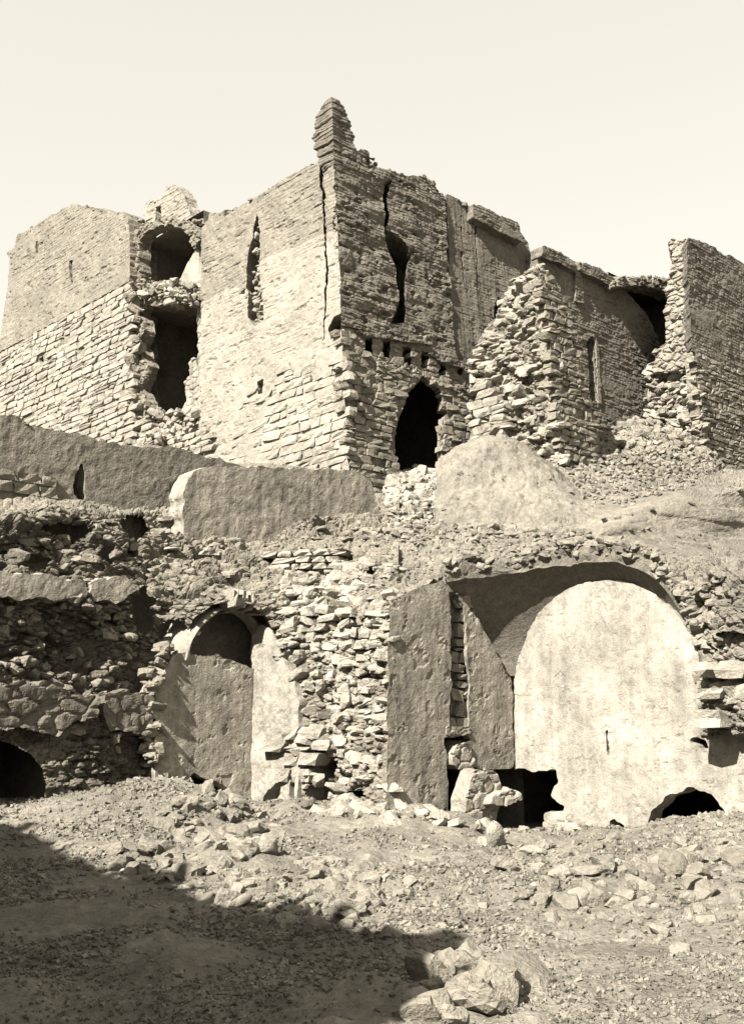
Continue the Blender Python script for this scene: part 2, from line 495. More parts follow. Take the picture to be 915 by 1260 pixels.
class Skin:
    """an earth or rubble surface through measured points; rows run upward/backward, columns left to right"""
    def __init__(s, rows, nu, nv):
        C = np.array([[at(*p) for p in row] for row in rows])
        G = interp(interp(C, nv, 0), nu, 1)
        s.G = G
        s.normals()
    def normals(s):
        du = np.gradient(s.G, axis=1); dv = np.gradient(s.G, axis=0)
        N = np.cross(du, dv); N /= np.linalg.norm(N, axis=2, keepdims=True) + 1e-9
        s.N = N
    def displace(s, f):
        s.G = s.G + s.N * f(s.G[..., 0], s.G[..., 1], s.G[..., 2])[..., None]
        s.keepN = s.N
    def build(s, name, m, parent=None, kind=None, holes=(), smooth=False):
        nv, nu = s.G.shape[:2]
        idx = np.arange(nu * nv).reshape(nv, nu)
        F = np.stack([idx[:-1, :-1], idx[:-1, 1:], idx[1:, 1:], idx[1:, :-1]], -1)
        c = (s.G[:-1, :-1] + s.G[1:, 1:]) / 2
        px, py, _ = proj(c.reshape(-1, 3))
        keep = np.ones(len(px), bool)
        jx = 7 * fbm(px, py, f=0.07, oct=4, seed=301, gain=0.7); jy = 7 * fbm(px, py, f=0.07, oct=4, seed=302, gain=0.7)
        for h in holes: keep &= ~(inpoly(px + jx, py + jy, np.array(h, float)) if len(h) < 9 else inpoly(px, py, np.array(h, float)))
        s.ok = keep
        return link(name, s.G.reshape(-1, 3), F.reshape(-1, 4)[keep], None, m, parent, smooth, kind)
    def sample(s, n, seed, region=None, bias=None):
        r = np.random.default_rng(seed)
        nv, nu = s.G.shape[:2]
        a = np.linalg.norm(np.cross(s.G[1:, :-1] - s.G[:-1, :-1], s.G[:-1, 1:] - s.G[:-1, :-1]), axis=2).ravel()
        c = s.G[:-1, :-1].reshape(-1, 3); N = s.N[:-1, :-1].reshape(-1, 3)
        px, py, _ = proj(c)
        w = a * (s.ok if hasattr(s, "ok") else 1)
        if region is not None: w = w * inpoly(px, py, np.array(region, float))
        k = r.choice(len(c), n, p=w / w.sum())
        return c[k], N[k]

def rubble_relief(a=0.1, f0=3.5, seed=0, big=0.2):
    def f(x, y, z):
        e, v = worley(x, y, z * 1.5, f0, seed)
        e2, v2 = worley(x, y, z * 1.3, f0 * 2.3, seed + 7)
        b = fbm(x, y, z, f=0.9, oct=4, seed=seed + 3)
        return big * b + a * ((v - 0.5) * 1.6 - 0.8 * np.exp(-(e / 0.12) ** 2)) + 0.4 * a * ((v2 - 0.5) * 1.6 - 0.8 * np.exp(-(e2 / 0.15) ** 2)) \
            - 0.6 * np.clip(fbm(x, y, z * 1.6, f=1.9, oct=3, seed=seed + 11) - 0.22, 0, 1)
    return f

def earth_relief(a=0.06, seed=0):
    def f(x, y, z):
        return a * fbm(x, y, z, f=0.8, oct=6, seed=seed, gain=0.55)
    return f

def box_room(name, parent, pl, u0, u1, v0, v1, w0, w1, m):
    """five faces of a dark room behind an opening"""
    P = lambda u, v, w: pl.P(np.array(u), np.array(v), np.array(w))
    V = [P(u, v, w) for w in (w0, w1) for (u, v) in ((u0, v0), (u1, v0), (u1, v1), (u0, v1))]
    F = [(4, 5, 6, 7), (0, 1, 5, 4), (1, 2, 6, 5), (2, 3, 7, 6), (3, 0, 4, 7)]
    return link(name, V, F, None, m, parent)

# ------------------------------------------------------------------ ground of the courtyard (structure)
GC = [(632, 1032, 20.6, .8), (480, 985, 18.7, .8), (550, 1003, 20.0, .7), (195, 950, 19.3, .6), (165, 944, 18.3, .8), (250, 988, 19.6, .6), (225, 985, 18.6, .5), (312, 1000, 20.8, .7),
      (365, 990, 20.0, .7), (430, 985, 19.2, .7), (30, 1005, 17.6, .9), (90, 985, 18.2, .8), (740, 1032, 19.2, .8), (800, 1022, 18.7, .8), (900, 1003, 17.4, .9), (1000, 985, 16.5, 1.2),
      (850, 1055, 13.6, 1.0), (700, 1060, 15.0, 1.2), (540, 1050, 15.5, 1.2), (430, 1020, 17.2, 1.0), (420, 1075, 13.0, 1.0), (300, 1020, 17.6, .9), (200, 1060, 14.2, 1.0), (80, 1020, 16.6, 1.0),
      (620, 1195, 7.7, .5), (760, 1185, 7.6, .7), (880, 1190, 7.2, .8), (700, 1240, 6.4, .7), (850, 1240, 6.0, .8), (560, 1190, 7.8, .4), (330, 1140, 9.6, .9), (150, 1100, 11.5, 1.0)]
GP = np.array([np.append(at(a, b, c), d) for a, b, c, d in GC])

def ground_z(X, Y, detail=True):
    num = np.zeros_like(X); den = np.full_like(X, 0.12)
    for x, y, z, s in GP:
        w = np.exp(-((X - x) ** 2 + (Y - y) ** 2) / (2 * (s * 0.95) ** 2)); num += w * z; den += w
    z = num / den
    near = np.exp(-np.clip(np.hypot(X, Y - 13) - 12, 0, None) ** 2 / 60)
    z = z + 0.2 * near * fbm(X, Y, f=0.6, oct=3, seed=70)
    if detail:
        z = z + near * (0.12 * fbm(X, Y, f=1.6, oct=5, seed=71, gain=0.55) + 0.05 * np.abs(fbm(X, Y, f=4.5, oct=4, seed=72, gain=0.65)) * (0.4 + np.clip(fbm(X, Y, f=0.7, oct=2, seed=73) + 0.5, 0, 1)))
    return z

fx = np.concatenate([[-900, -300, -120, -60, -35, -22, -15], np.arange(-9.5, 9.6, 0.035), [15, 22, 35, 60, 120, 300, 900]])
fy = np.concatenate([[-900, -300, -100, -40, -15, -5, 0, 2.5], np.arange(4.4, 22.0, 0.035), [26, 32, 45, 70, 120, 300, 900]])
GX, GY = np.meshgrid(fx, fy, indexing="ij")
GZ = ground_z(GX, GY)
gi = np.arange(GX.size).reshape(GX.shape)
gF = np.stack([gi[:-1, :-1], gi[1:, :-1], gi[1:, 1:], gi[:-1, 1:]], -1).reshape(-1, 4)
link("ground", np.stack([GX, GY, GZ], -1).reshape(-1, 3), gF, None, M_EARTH, None, True, "structure")

def ground_hit(px, py):
    d = ray(px, py); t = 4.0
    k = np.linspace(4, 26, 1200)
    P = EYE + d[None] * (k / d[1])[:, None]
    below = P[:, 2] < ground_z(P[:, 0], P[:, 1], False)
    i = int(np.argmax(below)) if below.any() else len(k) - 1
    return P[i]

# dome on the two walls: a sail vault broken off along a ragged edge
c0 = at(632, 840, 21.0)
VL = Plane(c0, UR)                                       # left wall of the great vault
VB = Plane(c0, UL)                                       # its back wall
Rd = abs(VB.uv(868, 848)[0]) / 2
ES, ET = UL, -DR
zs = c0[2]; zk = (VB.uv(748, 711)[1] - zs) / Rd
def domez(s, t): return zs + zk * np.sqrt(np.maximum(0.02, 2 * Rd * Rd - (s - Rd) ** 2 - (t - Rd) ** 2))
edge = [(548, 716), (575, 713), (605, 710), (640, 705), (670, 700), (700, 696), (740, 692), (770, 695), (795, 706), (815, 722), (835, 750), (850, 776), (862, 806), (868, 840)]
epoly = []
for e in edge:
    d = ray(*e); kk = np.linspace(14, 22.5, 3000)
    P = EYE + d[None] * (kk / d[1])[:, None]; q = P - c0
    s_, t_ = q @ ES, q @ ET
    f = P[:, 2] - domez(s_, t_)
    ins = (s_ > -0.05) & (t_ > -0.02) & (t_ < 2 * Rd) & (s_ < 2 * Rd + 0.05)
    i = int(np.argmin(np.where(ins, np.abs(f), 9)))          # where the sight line grazes the soffit
    cr = np.where(ins[1:] & (f[1:] >= 0) & (f[:-1] < 0))[0]
    if len(cr): i = int(cr[0])
    epoly.append((s_[i], t_[i]))
epoly = np.array(epoly)
RIM = np.array([c0 * [1, 1, 0] + ES * a + ET * b + UP * float(domez(np.array(a), np.array(max(b, 0.0)))) for a, b in epoly])
rpx, rpy, _ = proj(RIM + UP * 0.28)
rimD = lambda x: float(np.interp(x, rpx, RIM[:, 1])) + 0.06
rimY = lambda x: float(np.interp(x, rpx, rpy))

# ------------------------------------------------------------------ upper terrace: slopes of fallen earth and rubble (structure)
pk = at(429, 610, 30.0)
slope_rows = [
    [(440, 760, 19.5), (480, 742, 19.2), (520, 724, 19.4)] + [(x, rimY(x), rimD(x)) for x in (560, 620, 680, 740, 800, 845)] + [(866, 790, 17.9), (890, 775, 17.2), (960, 780, 16.0), (1100, 800, 14)],
    [(440, 700, 20.8), (480, 700, 20.6), (520, 692, 20.8)] + [(x, min(rimY(x) - 8, 682 if x < 800 else 690), rimD(x) + 0.9) for x in (560, 620, 680, 740, 800, 845)] + [(866, 692, 18.9), (890, 690, 18.0), (960, 690, 16.8), (1100, 690, 15)],
    [(440, 668, 22.8), (480, 665, 22.8), (520, 662, 23.0), (560, 660, 23.0), (620, 660, 22.8), (680, 657, 22.6), (740, 664, 22.4), (800, 668, 22.8), (845, 674, 23.3), (866, 677, 23.5), (890, 680, 23.8), (960, 684, 24.6), (1100, 690, 26)],
    [(440, 645, 25.2), (480, 640, 25.2), (520, 632, 25.5), (560, 632, 25.6), (620, 640, 25.2), (680, 630, 25.0), (740, 640, 23.3), (800, 618, 24.1), (845, 604, 24.7), (866, 600, 25.0), (890, 594, 25.3), (960, 582, 26.2), (1100, 565, 28)],
    [(440, 618, 28.6), (480, 612, 28.6), (520, 596, 29.4), (560, 592, 29.3), (620, 588, 29.2), (680, 582, 29.4), (740, 590, 29.1), (800, 594, 29.6), (845, 585, 31.0), (866, 583, 32.0), (890, 584, 33.0), (960, 578, 33.5), (1100, 560, 34)],
    [(440, 612, 33.0), (480, 598, 33.0), (520, 590, 33.5), (560, 580, 33.7), (620, 573, 33.9), (680, 562, 34.0), (740, 542, 35.6), (785, 520, 38.4), (840, 540, 38.2), (866, 556, 38.1), (890, 572, 38.4), (960, 585, 39.0), (1100, 570, 36)],
]
slope = Skin(slope_rows, 420, 260)
mr = rubble_relief(0.07, 3.2, 5, 0.12)
def slope_f(x, y, z):
    px, py, _ = proj(np.stack([x.ravel(), y.ravel(), z.ravel()], 1)); px = px.reshape(x.shape); py = py.reshape(x.shape)
    e = np.clip((px - 690) / 60, 0, 1) * np.clip((py - 588) / 20, 0, 1) * np.clip((692 - py) / 15, 0, 1)
    ledges = 0.02 * np.tanh(6 * np.sin(z * 9 + 2.5 * fbm(x, y, f=0.4, oct=3, seed=66)))
    return mr(x, y, z) * (1 - 0.9 * e) + e * ledges + e * 0.12 * fbm(x, y, z * 3, f=0.8, oct=5, seed=9)
slope.displace(slope_f)
slope.build("earth_slope", M_EARTH, None, "structure")

# block of the terrace under and behind the buildings
tX, tY, tZ = (-45, 45), (27.0, 75), (-0.5, 7.0)
tv = [(x, y, z) for z in tZ for y in tY for x in tX]
link("terrace", tv, [(4, 5, 7, 6), (0, 1, 5, 4), (1, 3, 7, 5), (3, 2, 6, 7), (2, 0, 4, 6)], None, M_EARTH, None, False, "structure")

# ------------------------------------------------------------------ the keep (central tower)
corner_lo, corner_hi = at(428.5, 590, 30.0), at(408.5, 140, 30.9)
VK = corner_hi - corner_lo
KR = Plane(corner_lo, UR, VK)
KL = Plane(corner_lo, UL, VK)
def kc(y):                                              # x of the corner edge at picture height y
    return 428.5 + (y - 590) * (20 / 450)
keep = thing("ruined_keep", "tall ruined stone and mud brick tower with a finger of brick at its top", "tower", (corner_lo[0], corner_lo[1], 6.9))

slot = [(315.5, 261), (318, 270), (319, 300), (319.5, 330), (321, 352), (323, 378), (324, 394), (314, 401), (304, 392), (305, 366), (302, 350), (304, 318), (308, 300), (312, 280)]
crackL = [(393, 192), (397, 205), (396, 222), (401, 240), (399, 262), (402, 290), (401, 310), (404, 330), (402, 352), (400, 380), (398, 420), (396.5, 420), (398, 380),
          (399, 352), (401, 330), (398.5, 310), (399, 290), (396, 262), (397, 240), (392, 222), (393, 205)]
cav = [(404, 404), (411, 390), (419, 386), (421, 399), (418, 411), (408, 418)]
smallL = [(317, 469), (324, 467), (323.5, 478), (321.5, 491), (317, 487)]
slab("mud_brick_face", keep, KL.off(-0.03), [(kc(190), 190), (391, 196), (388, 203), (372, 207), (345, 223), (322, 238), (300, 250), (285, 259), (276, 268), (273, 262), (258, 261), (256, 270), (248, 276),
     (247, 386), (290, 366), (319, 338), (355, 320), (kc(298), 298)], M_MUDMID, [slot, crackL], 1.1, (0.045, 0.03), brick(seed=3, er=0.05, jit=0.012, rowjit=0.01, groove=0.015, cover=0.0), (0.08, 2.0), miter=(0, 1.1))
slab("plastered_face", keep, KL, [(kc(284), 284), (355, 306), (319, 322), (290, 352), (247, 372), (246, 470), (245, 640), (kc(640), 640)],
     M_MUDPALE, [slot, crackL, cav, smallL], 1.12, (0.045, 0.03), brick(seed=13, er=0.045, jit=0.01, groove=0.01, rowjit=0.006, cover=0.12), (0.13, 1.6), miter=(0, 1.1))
emit(keep, np.concatenate([courses(KL, [(340, 452), (kc(440), 440), (kc(640), 640), (330, 640), (322, 520)], [], (0.2, 0.34), (0.4, 0.85), 21, 0.045, 0.3, 0.93, skew=0.05),
                           courses(KL, [(300, 460), (330, 470), (325, 640), (250, 640), (280, 560)], [smallL], (0.2, 0.34), (0.4, 0.85), 22, 0.02, 0.3, 0.42, skew=0.06)]),
     "block", M_STONE, "stone", 300, 7, "stone_fill")
# stones inside the two slots
r = np.random.default_rng(5)
pts = np.array([KL.P(*KL.uv(r.uniform(305, 317), y), -0.28) for y in np.concatenate([np.linspace(272, 335, 20), np.linspace(338, 399, 26)])])
emit(keep, chunks(pts, 0.16, 0.36, 6, 1.0, tilt=0.2, flat=0.5), "chunk", M_STONE, "slot_stone", 60, 7, "slot_rubble")

door = [(519, 461), (531, 470), (540, 478), (544, 489), (542, 502), (551, 506), (543, 520), (542, 537), (543, 561), (545, 640), (500, 640), (494, 580), (487, 561), (486, 537), (490, 515), (496, 502), (503, 478), (512, 471)]
beams = [[(x - 1.5, y - 1.5), (x + w + 1.5, y), (x + w + 1.5, y + h + 1.5), (x - 1.5, y + h - 1)] for x, y, w, h in ((450.5, 411, 6, 24), (472, 416, 7, 24), (497, 427, 7, 22), (520, 433, 6.5, 20), (542, 442, 5, 19), (564, 452, 4, 10))]
cavR = [(473, 283), (484, 284), (494, 293), (507, 314), (500, 339), (498, 397), (480, 397), (491, 368), (488, 331), (477, 302)]
crackR1 = [(474.5, 222), (481, 222), (478, 240), (480, 262), (477, 286), (473, 286), (474, 262), (472.5, 240)]
crackR2 = [(547.5, 236), (550, 240), (551, 280), (553.5, 336), (551.5, 336), (548.5, 280)]
crackR3 = [(583, 262), (585.5, 262), (588.5, 350), (587, 350)]
winR = [(608, 372), (613, 364), (618, 372), (617, 390), (608, 391)]
crackR4 = [(566, 254), (567.5, 254), (571, 350), (569.5, 350)]
topR = [(kc(172), 172), (434, 178), (441, 186), (446, 181), (454, 186), (462, 203), (470, 206), (486, 212), (500, 217), (515, 215), (527, 219), (540, 233), (547, 238), (556, 241), (566, 247), (576, 252), (585, 257),
        (640, 286), (650, 300), (655, 330), (657, 470)]
panel = [(549, 200), (700, 200), (700, 500), (566, 500), (558, 420), (553, 330)]
slab("plastered_panel", keep, KR.off(-0.08), [(549, 238), (556, 241), (566, 247), (576, 252), (585, 257), (640, 286), (650, 300), (655, 330), (657, 470), (600, 468), (575, 450), (562, 446), (556, 400), (552, 330)], M_MUD, [crackR3, crackR4, winR], 1.0,
     (0.045, 0.03), lambda u, v: 0.6 * brick(seed=29, er=0.05, jit=0.01, rowjit=0.008, groove=0.014)(u, v) + 0.03 * fbm(u * 5, v * 0.5, f=1, oct=3, seed=28), (0.05, 1.8))
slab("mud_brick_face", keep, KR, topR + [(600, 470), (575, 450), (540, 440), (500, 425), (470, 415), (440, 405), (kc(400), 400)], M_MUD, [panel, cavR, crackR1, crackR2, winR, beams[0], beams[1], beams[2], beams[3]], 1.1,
     (0.045, 0.028), brick(seed=23, er=0.10, jit=0.014, rowjit=0.012, groove=0.018, pit=0.4, ridge=0.09, cover=-0.2), (0.07, 1.8), miter=(1.1, 0))
slab("stone_face", keep, KR.off(-0.03), [(kc(400), 400), (440, 405), (470, 415), (500, 425), (540, 440), (575, 450), (600, 470), (657, 470), (657, 640), (kc(640), 640)], M_RUBBLE, [door] + beams, 0.35,
     (0.05, 0.04), rough(0.05, 3.0, 31), (0.06, 2.0), hrag=0.2, miter=(0.35, 0))
emit(keep, np.concatenate([courses(KR, [(kc(462), 462), (505, 474), (600, 500), (600, 640), (kc(640), 640)], [door], (0.17, 0.29), (0.3, 0.62), 41, 0.04, 0.3, 0.95, skew=0.06),
                           courses(KR, [(kc(405), 405), (470, 420), (600, 472), (600, 500), (505, 474), (kc(462), 462)], [door] + beams, (0.16, 0.26), (0.25, 0.5), 42, 0.02, 0.3, 0.5, skew=0.1)]),
     "block", M_STONE2, "stone", 300, 7, "stone_fill")
u0, v0 = KR.uv(462, 600); u1, v1 = KR.uv(600, 440)
box_room("chamber", keep, KR, u0, u1, v0 - 0.8, v1, -0.3, -5.5, M_MUD)
u0, v0 = KR.uv(465, 405); u1, v1 = KR.uv(520, 270)
box_room("chamber", keep, KR, u0, u1, v0 - 0.3, v1 + 0.3, -0.95, -2.6, M_MUD)
# ledge above the beam holes
slab("ledge", keep, KR.off(0.1), [(440, 405), (455, 408), (532, 420), (532, 424), (505, 421), (450, 412)], M_MUD, [], 0.3, (0.05, 0.03), rough(0.04, 4, 33), (0.06, 3))
slab("ledge", keep, KR.off(0.12), [(527, 432), (570, 445), (570, 452), (545, 446)], M_MUD, [], 0.3, (0.05, 0.03), rough(0.05, 4, 34), (0.08, 3))
slab("cornice", keep, KR.off(0.24), [(582, 250), (590, 252), (612, 263), (638, 274), (643, 297), (620, 287), (584, 268)], M_MUD, [], 0.6, (0.045, 0.03), brick(seed=43, er=0.05), (0.08, 2.2))
# the finger of brick: a square loft on the corner
ys = [119, 124, 131, 142, 156, 166, 174, 183, 190]
lx = [402, 394, 389, 386, 383, 386, 389, 393, 393]
rx = [414, 421, 425, 430, 436, 435, 434.5, 436, 438]
vv, aa, bb = [], [], []
for y, l_, r_ in zip(ys, lx, rx):
    x = kc(y); vv.append(KR.uv(x, y)[1]); aa.append(abs(KL.uv(l_, y)[0])); bb.append(abs(KR.uv(r_, y)[0]))
o = np.argsort(vv); vv, aa, bb = np.array(vv)[o], np.array(aa)[o], np.array(bb)[o]
vf = np.arange(vv[0] - 0.3, vv[-1] + 0.01, 0.028)
A_, B_ = np.interp(vf, vv, aa), np.interp(vf, vv, bb)
ring = []
for k, v in enumerate(vf):
    row = []
    for (s0, s1) in (((1, 0), (0, 0)), ((0, 0), (0, 1)), ((0, 1), (1, 1)), ((1, 1), (1, 0))):
        for q in range(14):
            t = q / 14; a = s0[0] + (s1[0] - s0[0]) * t; b = s0[1] + (s1[1] - s0[1]) * t
            row.append(KR.O + KR.V * v + DL * (A_[k] * a) + DR * (B_[k] * b))
    ring.append(row)
Rg = np.array(ring); ctr = Rg.mean(1, keepdims=True); dirn = Rg - ctr; dirn /= np.linalg.norm(dirn, axis=2, keepdims=True) + 1e-6
rw = np.floor(vf / 0.11); fr = vf / 0.11 - rw
groove = -0.035 * np.exp(-(np.minimum(fr, 1 - fr) * 0.11 / 0.016) ** 2) + 0.09 * (hsh(rw, rw, rw, 77) - 0.5)
Rg = Rg + dirn * (groove[:, None] + 0.11 * fbm(Rg[..., 0], Rg[..., 1], Rg[..., 2], f=2.5, oct=4, seed=78))[..., None]
nr, nc = Rg.shape[:2]; ii = np.arange(nr * nc).reshape(nr, nc)
F = np.stack([ii[:-1], np.roll(ii, -1, 1)[:-1], np.roll(ii, -1, 1)[1:], ii[1:]], -1).reshape(-1, 4)
Vp = np.concatenate([Rg.reshape(-1, 3), Rg[-1].mean(0, keepdims=True) + [[0, 0, 0.06]]])
T3 = [(ii[-1, k], ii[-1, (k + 1) % nc], nr * nc) for k in range(nc)]
link("brick_finger", Vp, F, T3, M_MUD, keep)
# lumps on the wall head
def wallhead(parent, pl, pts, n, s, seed, m, name="loose_brick", thick=1.0):
    r = np.random.default_rng(seed)
    pu = pl.poly(pts); L = np.r_[0, np.cumsum(np.linalg.norm(np.diff(pu, axis=0), axis=1))]
    t = r.uniform(0, L[-1], n); u = np.interp(t, L, pu[:, 0]); v = np.interp(t, L, pu[:, 1])
    P = pl.P(u, v - 0.02, -r.uniform(0.02, thick, n))
    emit(parent, chunks(P, s * 0.5, s, seed, 1.4, tilt=0.25), "chunk", m, name, 80, 7.5, "brick_bits")
wallhead(keep, KL, [(391, 198), (372, 207), (345, 223), (322, 238), (300, 250), (285, 259), (248, 276)], 60, 0.3, 51, M_MUD)
wallhead(keep, KR, [(436, 180), (454, 187), (470, 206), (500, 217), (527, 219), (547, 238), (585, 257)], 70, 0.34, 52, M_MUD)
wallhead(keep, KL, [(258, 263), (273, 263)], 8, 0.55, 53, M_MUD)

# ------------------------------------------------------------------ left tower
LW = Plane(corner_lo + DL * 0.02, UL)                    # same line of wall, plumb
lt0 = at(162, 500, 37.6)
LT = Plane(np.array([*(corner_lo + DL * 10.6)[:2], 0.0]) + 0, UL)
ltower = thing("ruined_tower", "ruined tower at the left with pale coursed stone below and grey mud brick above", "tower", (LT.O[0], LT.O[1], 7.0))
slitA = [(84.5, 321), (90, 319), (89.5, 333), (89, 350), (87, 350), (86.5, 336)]
slitB = [(43.5, 297), (47, 295), (46.5, 308), (44, 312)]
slitC = [(48, 441), (54, 437), (53.5, 446), (50, 448)]
slab("mud_brick_face", ltower, LT, [(159, 347), (160, 300), (158, 268), (151, 260), (140, 262), (128, 257), (112, 258), (106, 254), (96, 254), (90, 250), (78, 257), (60, 267), (40, 279), (21, 290), (18, 305), (7, 312), (13, 318),
     (8, 360), (2, 400), (-2, 434)], M_MUDMID, [slitA, slitB], 1.2, (0.05, 0.032), brick(seed=61, er=0.05, jit=0.01, rowjit=0.009, groove=0.014, cover=0.0), (0.1, 1.8))
slab("stone_face", ltower, LT.off(-0.06), [(-2, 433), (159, 346.5), (163, 380), (158, 405), (163, 430), (158, 455), (164, 490), (166, 535), (168, 600), (-20, 600)], M_RUBBLE, [slitC], 1.16, (0.09, 0.06), rough(0.03, 2.5, 62), (0.12, 2.0))
emit(ltower, courses(LT, [(-2, 433), (159, 346.5), (165, 385), (158, 405), (165, 430), (158, 455), (166, 490), (167, 535), (168, 560), (-14, 560)], [slitC], (0.2, 0.31), (0.5, 1.05), 63, 0.03, 0.3, 0.985, wob=0.08, gap=0.035, skew=0.02),
     "block", M_STONE, "stone", 300, 7, "stone_fill")
# broken end of its wall, facing the collapsed bay
LE = Plane(LT.P(*LT.uv(161, 430), 0.0), UR)
endp = [(161, 350), (170, 352), (174, 372), (168, 400), (178, 440), (172, 470), (180, 500), (188, 560), (163, 560)]
pu = LE.poly(endp); r = np.random.default_rng(8)
uu = r.uniform(pu[:, 0].min(), pu[:, 0].max(), 420); v_ = r.uniform(pu[:, 1].min(), pu[:, 1].max(), 420); k = inpoly(uu, v_, pu)
emit(ltower, chunks(LE.P(uu[k], v_[k], r.uniform(-0.12, 0.1, k.sum())), 0.18, 0.6, 9, 1.5, tilt=0.2), "chunk", M_STONE2, "broken_stone", 120, 8, "broken_bits")
wallhead(ltower, LT, [(158, 266), (140, 261), (112, 257), (90, 250), (60, 267), (21, 290)], 60, 0.36, 64, M_MUD)

# ------------------------------------------------------------------ collapsed bay between the two towers
BP = LT.off(-0.25)
bay = thing("collapsed_bay", "broken bay with two dark vaults one above the other between the two towers", "ruin", (*(corner_lo + DL * 8.8)[:2], 7.0))
up_arch = [(172, 352), (172, 296), (178, 286), (190, 279), (205, 275), (220, 279), (230, 288), (235, 298), (238, 306), (249, 292), (249, 362), (236, 356), (215, 352), (195, 348)]
lo_arch = [(172, 528), (182, 500), (172, 478), (181, 450), (170, 425), (178, 405), (171, 385), (180, 370), (200, 362), (225, 360), (249, 372), (249, 528)]
slab("vault_wall", bay, BP, [(158, 350), (159, 300), (163, 288), (170, 279), (184, 272), (210, 268), (236, 274), (248, 290), (250, 365), (250, 600), (158, 600)], M_RUBBLE, [up_arch, lo_arch], 0.5, (0.05, 0.04),
     rough(0.09, 3.0, 66), (0.1, 2.0), hrag=1.0)
u0, v0 = BP.uv(162, 366); u1, v1 = BP.uv(236, 300)[0], BP.uv(205, 273)[1]
box_room("chamber", bay, BP, u0, u1, v0 - 0.6, v1, -0.45, -6.0, M_MUD)
u0, v0 = BP.uv(156, 560); u1 = BP.uv(249, 262)[0]; v1 = BP.uv(212, 350)[1]
box_room("chamber", bay, BP, u0 - 0.3, u1 + 0.6, v0, v1, -0.46, -6.0, M_MUD)
slab("back_wall", bay, BP.off(-0.8), [(212, 358), (222, 342), (232, 322), (240, 308), (252, 290), (252, 362), (230, 362)], M_PLASTER, [], 0.5, (0.04, 0.04), plaster(0.03, 1.5, 67), (0.06, 2))
slab("back_wall", bay, BP.off(-0.5), [(222, 545), (222, 508), (228, 490), (226, 470), (233, 462), (232, 445), (240, 438), (243, 452), (243, 372), (252, 366), (254, 545)], M_PLASTER, [[(236, 508), (242, 506), (242, 524), (236, 524)]], 0.5, (0.04, 0.04), rough(0.05, 2.5, 68), (0.08, 2))
slab("floor_slab", bay, BP.off(-0.1), [(165, 350), (180, 347), (200, 346), (215, 352), (240, 357), (246, 366), (243, 376), (225, 372), (205, 370), (190, 378), (168, 372)], M_RUBBLE, [], 1.6, (0.05, 0.04), rough(0.1, 3.0, 68), (0.14, 2.4))
FP = BP.off(-0.7)
slab("wall_stub", bay, FP, [(176, 276), (177, 252), (184, 246), (194, 244), (201, 238), (206, 229), (221, 230), (227, 243), (232, 256), (237, 276)], M_MUDPALE, [[(191, 276), (192, 256), (198, 252), (198, 274)]], 0.5, (0.04, 0.04),
     brick(seed=69, er=0.05), (0.12, 2.2))
pts = []
r = np.random.default_rng(3)
for _ in range(150):
    x = r.uniform(166, 247); pts.append(BP.P(*BP.uv(x, r.uniform(348, 374) + (x - 200) * 0.1), r.uniform(-0.5, 0.15)))
emit(bay, chunks(np.array(pts), 0.15, 0.5, 12, 1.6, tilt=0.3), "chunk", M_STONE, "broken_stone", 60, 8, "broken_bits")
emit(bay, courses(BP.off(0.3), [(170, 520), (200, 524), (262, 530), (262, 600), (170, 600)], [], (0.17, 0.26), (0.4, 0.8), 71, 0.05, 0.4, 0.95, skew=0.05), "block", M_STONE, "stone", 80, 7, "stone_fill")
pts = [BP.P(*BP.uv(r.uniform(184, 244), r.uniform(508, 545)), r.uniform(-0.6, 0.4)) for _ in range(120)]
emit(bay, chunks(np.array(pts), 0.15, 0.5, 13, 1.6, tilt=0.3), "chunk", M_STONE, "broken_stone", 60, 8, "broken_bits")
pts = [BP.P(*BP.uv(r.uniform(165, 246), 271 + 7 * r.random()), -r.uniform(0, 1.3)) for _ in range(70)]
emit(bay, chunks(np.array(pts), 0.12, 0.36, 14, 1.6, tilt=0.3), "chunk", M_STONE2, "broken_stone", 60, 8, "broken_bits")

# ------------------------------------------------------------------ facade wall to the right of the keep
FW = Plane(KR.P(np.array(8.0), np.array(12.0), np.array(-0.1)), UR)
fwall = thing("facade_wall", "tall mud brick wall with a slit window set back between the rubble pier and the right hand tower", "wall", (*FW.P(np.array(3.5), np.array(0.0), np.array(0.0))[:2], 8.0))
slitF = [(722, 420), (726, 413), (731, 418), (732, 455), (734, 493), (728, 496), (724, 470)]
hollow = [(767, 357), (785, 355), (812, 359), (830, 366), (832, 445), (815, 432), (808, 412), (797, 390), (785, 373), (773, 361)]
hp_ = FW.poly(hollow)
box_room("chamber", fwall, FW, hp_[:, 0].min() - 0.4, hp_[:, 0].max() + 0.3, hp_[:, 1].min() - 0.6, hp_[:, 1].max() + 0.04, -0.4, -4.0, M_MUD)
slab("mud_brick_face", fwall, FW, [(660, 330), (662, 313), (668, 303), (680, 307), (694, 314), (707, 322), (713, 323), (735, 331), (757, 345), (822, 348), (840, 380), (845, 600), (655, 600), (657, 420)], M_MUD, [slitF, hollow], 0.5,
     (0.05, 0.034), brick(seed=81, er=0.04, jit=0.016, rowjit=0.016, groove=0.02), (0.1, 1.8))
slab("coping", fwall, FW.off(0.22), [(668, 303), (680, 306), (694, 313), (707, 322), (708, 333), (690, 324), (668, 315)], M_MUD, [], 0.5, (0.045, 0.03), brick(seed=83), (0.1, 2))
slab("coping", fwall, FW.off(0.24), [(712, 322), (735, 330), (757, 343), (757, 352), (735, 343), (713, 333)], M_MUD, [], 0.5, (0.045, 0.03), brick(seed=84), (0.1, 2))
slab("pilaster", fwall, FW.off(0.1), [(706, 325), (714, 327), (718, 372), (709, 372)], M_MUD, [], 0.3, (0.045, 0.03), brick(seed=85), (0.06, 2))
